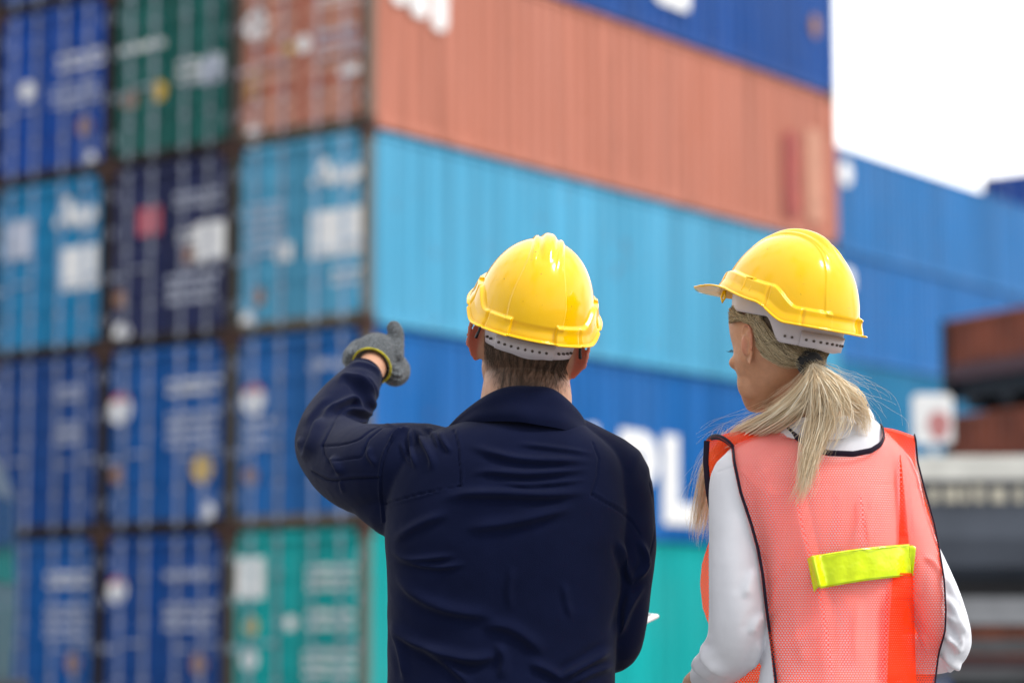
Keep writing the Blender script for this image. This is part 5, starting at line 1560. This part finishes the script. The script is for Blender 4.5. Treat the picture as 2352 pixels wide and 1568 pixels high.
# dark binding tape along the edges, 9 mm wide
def binding(P, wd=0.0052, th=0.0016):
    P = spline(P, max(60, len(P)))
    V, F = tube(P, wd, 10, ry=th, up=(0, 1, 0.02)); o_ = fastmesh('binding', V - np.array(wom.location), F, M_bind, None); o_.parent = vest; return o_
bind_in = np.array((0, -.0015, 0))
nrk = px.shape[0]
def shift(P, dx): 
    Q_ = P.copy(); Q_[:, 0] += dx; return Q_
binding(shift(np.vstack((SL[::-1][::4, 0], Pw[:, 0][2::4])), .003) + bind_in)
binding(shift(np.vstack((SR[::-1][::4, -1], Pw[:, -1][2::4])), -.002) + bind_in)
cum_u = [j for j in range(px.shape[1])]
tt = np.interp(np.linspace(0, 1, px.shape[1]), *(lambda c_: (c_ / c_[-1], np.arange(len(topb))))(np.concatenate(([0], np.cumsum([math.dist(topb[i], topb[i + 1]) for i in range(len(topb) - 1)])))))
js = [j for j in cum_u if 1.9 <= tt[j] <= 11.1]
nk = Pw[0, js[0]:js[-1] + 1]
binding(np.vstack((SL[::-1][::6, -1][2:], nk[::3], SR[::6, 0][:5])) + bind_in + np.array((0, -.003, 0.001)), .0056)
kf = int(np.argmin(np.abs(fpy[:, 0] - 1232)))
binding(FP_[:kf + 1:3, 0] + np.array((.003, -.002, 0)))
# reflective tape across the back, with folded left end
def tape_patch(quad, nu=60, nv=12, off=.0055, wr=.0022):
    (a, b, c_, d_) = quad        # TL, TR, BR, BL
    G_ = np.zeros((nv, nu, 3))
    for i, q in enumerate(np.linspace(0, 1, nv)):
        for j, s_ in enumerate(np.linspace(0, 1, nu)):
            x = (a[0] * (1 - s_) + b[0] * s_) * (1 - q) + (d_[0] * (1 - s_) + c_[0] * s_) * q
            y = (a[1] * (1 - s_) + b[1] * s_) * (1 - q) + (d_[1] * (1 - s_) + c_[1] * s_) * q
            y -= 6 * math.sin(s_ * 3.14) * .6
            G_[i, j] = U(x, y, kb(x, y) - off - wr * math.sin(s_ * 23 + q * 3) * math.sin(s_ * 7 + 1))
    for _ in range(4): G_[1:-1, 1:-1, 1] = (G_[:-2, 1:-1, 1] + G_[2:, 1:-1, 1] + G_[1:-1, :-2, 1] + G_[1:-1, 2:, 1]) / 4
    return G_
g_ = tape_patch([(1866, 1276), (2088, 1249), (2094, 1322), (1884, 1351)])
t1 = grid_obj('reflective_tape', g_ - np.array(wom.location), M_tape, None, thick=.0008); t1.parent = vest
g_ = tape_patch([(1855, 1283), (1874, 1276), (1886, 1347), (1870, 1360)], 10, 12, .0072, 0); t1 = grid_obj('reflective_tape', g_ - np.array(wom.location), M_tape, None, thick=.0008); t1.parent = vest
g_ = tape_patch([(2088, 1254), (2104, 1257), (2097, 1322), (2088, 1326)], 10, 12, .0040, 0); t1 = grid_obj('reflective_tape', g_ - np.array(wom.location), M_tape, None, thick=.0008); t1.parent = vest
g_ = np.stack([[U(Lf(y_) + 3 + q * 40, y_, 4.405 + .0 * q) for q in np.linspace(0, 1, 8)] for y_ in np.linspace(1210, 1244, 8)])
t1 = grid_obj('reflective_tape', g_ - np.array(wom.location), M_tape, None, thick=.0008); t1.parent = vest
for (y0, y1, x0, x1) in ((1279, 1253, 1868, 2087), (1346, 1318, 1888, 2093)):
    P_ = np.array([U(x0 + (x1 - x0) * q, y0 + (y1 - y0) * q - 3.6 * math.sin(q * 3.14), kb(x0 + (x1 - x0) * q, (y0 + (y1 - y0) * q)) - .0078) for q in np.linspace(0, 1, 40)])
    V_, F_ = tube(P_, .0007, 6); o_ = fastmesh('tape_stitching', V_ - np.array(wom.location), F_, mat('yellow_stitching', (.45, .6, 0.0), .6), None); o_.parent = vest
# trousers and shoes, below the picture
M_trs = mat('dark_trousers', (0.03, 0.03, 0.04), 0.8)
parts = [limb(wl([(1912, 1690, 4.315, .115), (1905, 1780, 4.32, .12)]), 8, 32)] + [limb(wl([(x, 1740, 4.32, .098), (x, 2050, 4.32, .072), (x, 2280, 4.34, .058), (x, 2560, 4.33, .055)]), 24, 28) for x in (1840, 1970)]
V, F, E = union(parts, .006, 4); fastmesh('trousers', V, F, M_trs, wom)
for x in (1840, 1970):
    p = U(x, 2560, 4.33)
    V, F, E = union([ellipsoid((p[0], 4.33, .07), (.042, .05, .08)), limb([(p[0], 4.30, .045, .040), (p[0], 4.40, .04, .038), (p[0], 4.48, .03, .034)], 10, 20)], .006, 3)
    V[:, 2] = np.maximum(V[:, 2], 0.004); fastmesh('shoe', V, F, M_boot, wom)

make_hat('hard_hat', 'yellow hard hat on the blonde woman, brim pointing left', head_matrix(xf(WH, np.array([(0, -0.022, 0.030)]))[0], R(46), R(13), R(1), 1.04), hooks=False)

# --- blonde hair
M_hair2 = hair_mat('blonde_hair', (0.88, 0.70, 0.46), (1.0, 0.95, 0.80), 0.3, .5)
M_hair3 = hair_mat('darker_root_hair', (0.07, 0.045, 0.03), (0.42, 0.32, 0.18), 0.4)
M_tie = mat('black_hair_tie', (0.008, 0.008, 0.010), 0.85, sheen=0.3, bump=0.001, bscale=300)
r_ = np.random.default_rng(11)
tie = U(1862, 836, 4.205)
Hi = np.linalg.inv(WH); tl = xf(Hi, tie[None])[0]
G = []; Gd = []
def surf_path(a, b, n, lift, sag=0.0):
    """hair lying on the head from local point a to b"""
    pts = []
    for i, q in enumerate(np.linspace(0, 1, n)):
        p = a * (1 - q) + b * q; p = p + np.array((0, 0, -sag * math.sin(q * math.pi)))
        loc, nr_, _, _ = bvh_w.find_nearest(Vector(xf(WH, p[None])[0]))
        pw = np.array(loc) + np.array(nr_) * lift
        k = sstep(.80, 1.0, q) if n > 8 else 0
        pts.append(pw * (1 - k) + xf(WH, p[None])[0] * k)
    return np.array(pts)
for side in (-1, 1):
    for k in range(3400):
        # start along the front hairline and under the hat, sweep back over or behind the ear to the tie
        s_ = r_.random(); lift = r_.uniform(.0012, .0075)
        if s_ < .42:      # temple strands pass just above the ear
            a = np.array((side * (.058 + .012 * r_.random()), .043 - .030 * r_.random() ** 1.5, .066 - .028 * r_.random() ** .7)); mid = np.array((side * .079, .008, .031 + .014 * r_.random())); mid2 = np.array((side * .077, -.022 - .008 * r_.random(), .012 + .012 * r_.random()))
        elif s_ < .72:
            a = np.array((side * .078, .0 - .03 * r_.random(), .062)); mid = np.array((side * .077, -.018, .028 - .02 * r_.random())); mid2 = np.array((side * .074, -.044, .018 - .035 * r_.random()))
        else:
            a = np.array((side * .074, -.024 - .02 * r_.random(), .045)); mid = np.array((side * .073, -.026 - .015 * r_.random(), .012 - .035 * r_.random())); mid2 = np.array((side * .064, -.050 - .02 * r_.random(), -.016 - .050 * r_.random()))
        if s_ > .42 and s_ < .72: mid[2] -= .0
        b = tl + r_.normal(size=3) * (.006, .004, .008)
        P1 = surf_path(a, mid, 6, lift); P15 = surf_path(mid, mid2, 6, lift); P1 = np.vstack((P1, P15[1:])); P2 = surf_path(mid2, b, 9, lift, .008 + .010 * r_.random())
        P_ = spline(np.vstack((P1, P2[1:]))[::2], 20)
        P_ += np.cumsum(r_.normal(size=(20, 3)) * .00022, 0)
        dark = r_.random() < (.30 if s_ < .42 else .22)
        (Gd if dark else G).append((P_, .00030, .00024))
for side in (-1, 1):
    for k in range(1300):     # behind the ear, swept back and down to the tie
        a = np.array((side * (.072 - .004 * r_.random()), -.016 - .030 * r_.random(), .012 - .062 * r_.random() ** .9)); a[1] -= .25 * max(0, -.02 - a[2])
        b = tl + r_.normal(size=3) * (.007, .004, .008)
        P_ = spline(surf_path(a, b, 12, r_.uniform(.0012, .006), .004 + .010 * r_.random()), 18) + np.cumsum(r_.normal(size=(18, 3)) * .0002, 0)
        (Gd if r_.random() < .18 else G).append((P_, .00030, .00024))
for k in range(2600):     # nape hairs drawn up to the tie
    th = R(180) + r_.uniform(-1.0, 1.0); z = r_.uniform(-.078, -.02)
    a = np.array((math.sin(th) * .07, math.cos(th) * .085, z)); b = tl + r_.normal(size=3) * (.007, .004, .008)
    P_ = surf_path(a, b, 12, r_.uniform(.0008, .004)); (Gd if r_.random() < .65 else G).append((P_, .00026, .00022))
strands('hair', Gd, M_hair3, wom)
capH = strands('hair', G, hair_mat('warm_blonde_hair', (0.55, 0.40, 0.22), (1.0, 0.90, 0.66), 0.35, .4), wom)
# under-cap so no scalp shows: dark layer on the hair-covered part of the head
cap_parts = []
nz, na_ = 40, 80
Vc = []; idx = {}
for i in range(nz):
    for j in range(na_):
        th = math.pi + (j / (na_ - 1) - .5) * 2 * R(88); z = 0
        d_ = abs(math.degrees(th) - 180)
        zlo = -.060 + .096 * sstep(74, 90, d_); z = zlo + (.08 - zlo) * i / (nz - 1)
        loc, nr_, _, _ = bvh_w.find_nearest(Vector(xf(WH, np.array([(math.sin(th) * .09, math.cos(th) * .11, z)]))[0]))
        Vc.append(np.array(loc) + np.array(nr_) * .0009)
Fc = [(i * na_ + j, i * na_ + j + 1, (i + 1) * na_ + j + 1, (i + 1) * na_ + j) for i in range(nz - 1) for j in range(na_ - 1)]
fastmesh('hair', np.array(Vc), Fc, mat('hair_roots', (0.10, 0.065, 0.04), 0.7, noise=.3, nscale=150), wom)
# ponytail
def bundle(keys, n, spread, r0=.00026, curl=.0085, wild=0.0, m=26, lo=.55):
    """keys: (px,py,Y,spread_mm) guides -> loose lock"""
    K = spline(W([(a, b, c_) for a, b, c_, _ in keys]), m); sp = spline([(d_,) for *_, d_ in keys], m)[:, 0] * .001
    for k in range(n):
        o1 = r_.normal(size=3) * (1, .55, .8); nrm_ = np.linalg.norm(o1); o1 = o1 / max(nrm_ / 1.5, 1)
        q = np.linspace(0, 1, m); ph = r_.uniform(0, 6.28); fr_ = r_.uniform(.6, 1.6)
        lock = np.round(o1 * 2.2) / 2.2                      # strands gather into locks
        oo = o1 * (1 - .5 * q[:, None]) + lock * .5 * q[:, None]
        P_ = K + oo * sp[:, None] + (curl * np.sin(q * 6.28 * fr_ + ph) * q)[:, None] * r_.normal(size=3)
        P_ += np.cumsum(r_.normal(size=(m, 3)), 0) * wild
        if r0 > .0002 and k % 3 == 0: THICK.append((spline(P_[:max(5, int(m * r_.uniform(lo, .95)))], m), r_.uniform(.0005, .0011), .00015))
        end = r_.uniform(lo, 1.0); P_ = spline(P_[:max(5, int(m * end))], m)
        if r0 > .0002 and k % 4 == 0: continue
        G2.append((P_, r0 * r_.uniform(.8, 1.2), .00010))
G2 = []; THICK = []
bundle([(1870, 846, 4.196, 6), (1882, 868, 4.186, 11), (1890, 910, 4.19, 16), (1886, 960, 4.20, 15), (1872, 1010, 4.195, 12), (1856, 1060, 4.19, 9), (1846, 1110, 4.19, 7), (1822, 1172, 4.188, 5)], 1500, 1, lo=.45)
bundle([(1869, 846, 4.196, 6), (1868, 870, 4.187, 10), (1848, 908, 4.20, 13), (1812, 942, 4.22, 14), (1768, 970, 4.26, 13), (1725, 993, 4.32, 13), (1680, 1022, 4.39, 12), (1640, 1070, 4.43, 13), (1622, 1140, 4.44, 12), (1610, 1200, 4.44, 11), (1606, 1250, 4.44, 9)], 1500, 1, lo=.5, m=34)
bundle([(1871, 846, 4.196, 6), (1895, 868, 4.186, 11), (1925, 898, 4.19, 14), (1955, 925, 4.205, 15), (1974, 946, 4.225, 10), (1986, 972, 4.24, 8), (1990, 1000, 4.24, 8)], 650, 1, lo=.5)
bundle([(1871, 846, 4.196, 6), (1886, 870, 4.185, 11), (1905, 905, 4.18, 20), (1915, 945, 4.19, 22), (1900, 990, 4.19, 20), (1885, 1030, 4.19, 12)], 300, 1, lo=.6)
bundle([(1869, 846, 4.196, 6), (1870, 880, 4.185, 14), (1850, 925, 4.2, 20), (1820, 960, 4.22, 18), (1800, 990, 4.23, 10)], 120, 1, lo=.6)
# flyaways
for k in range(200):
    kk = [[(1868, 838, 4.2, 8), (1925, 880, 4.19, 18), (1975, 905, 4.2, 22), (2015, 945, 4.22, 26), (2020, 1000, 4.23, 30)],
          [(1868, 846, 4.19, 7), (1830, 905, 4.19, 16), (1750, 960, 4.25, 18), (1670, 985, 4.35, 24), (1620, 1020, 4.40, 24)],
          [(1660, 1000, 4.4, 12), (1630, 1080, 4.43, 20), (1612, 1150, 4.44, 24), (1600, 1230, 4.44, 20)],
          [(1866, 838, 4.2, 8), (1900, 900, 4.18, 26), (1880, 980, 4.18, 26), (1850, 1080, 4.18, 20)],
          [(1745, 800, 4.20, 8), (1760, 840, 4.20, 10), (1790, 870, 4.20, 14), (1800, 920, 4.20, 14)]][k % 4]
    bundle(kk, 1, 1, r0=.00018, curl=.010, wild=.0007, m=22, lo=.35)
strands('hair', G2, M_hair2, wom)
strands('hair', THICK, hair_mat('blonde_lock', (0.85, 0.66, 0.42), (1.0, 0.94, 0.78), 0.45), wom, 7)
# hair tie: a thick gathered band
V, F = ring_tube(tie + np.array((0, .003, 0)), np.array((.35, -.75, -.45)), .0135, .0095, 40, 1.15)
V2_, F2_ = ellipsoid(tie + np.array((-.010, .002, .008)), (.019, .015, .017)); 
fastmesh('hair_tie', np.vstack((V, V2_)), F + [tuple(i + len(V) for i in f) for f in F2_], M_tie, wom)
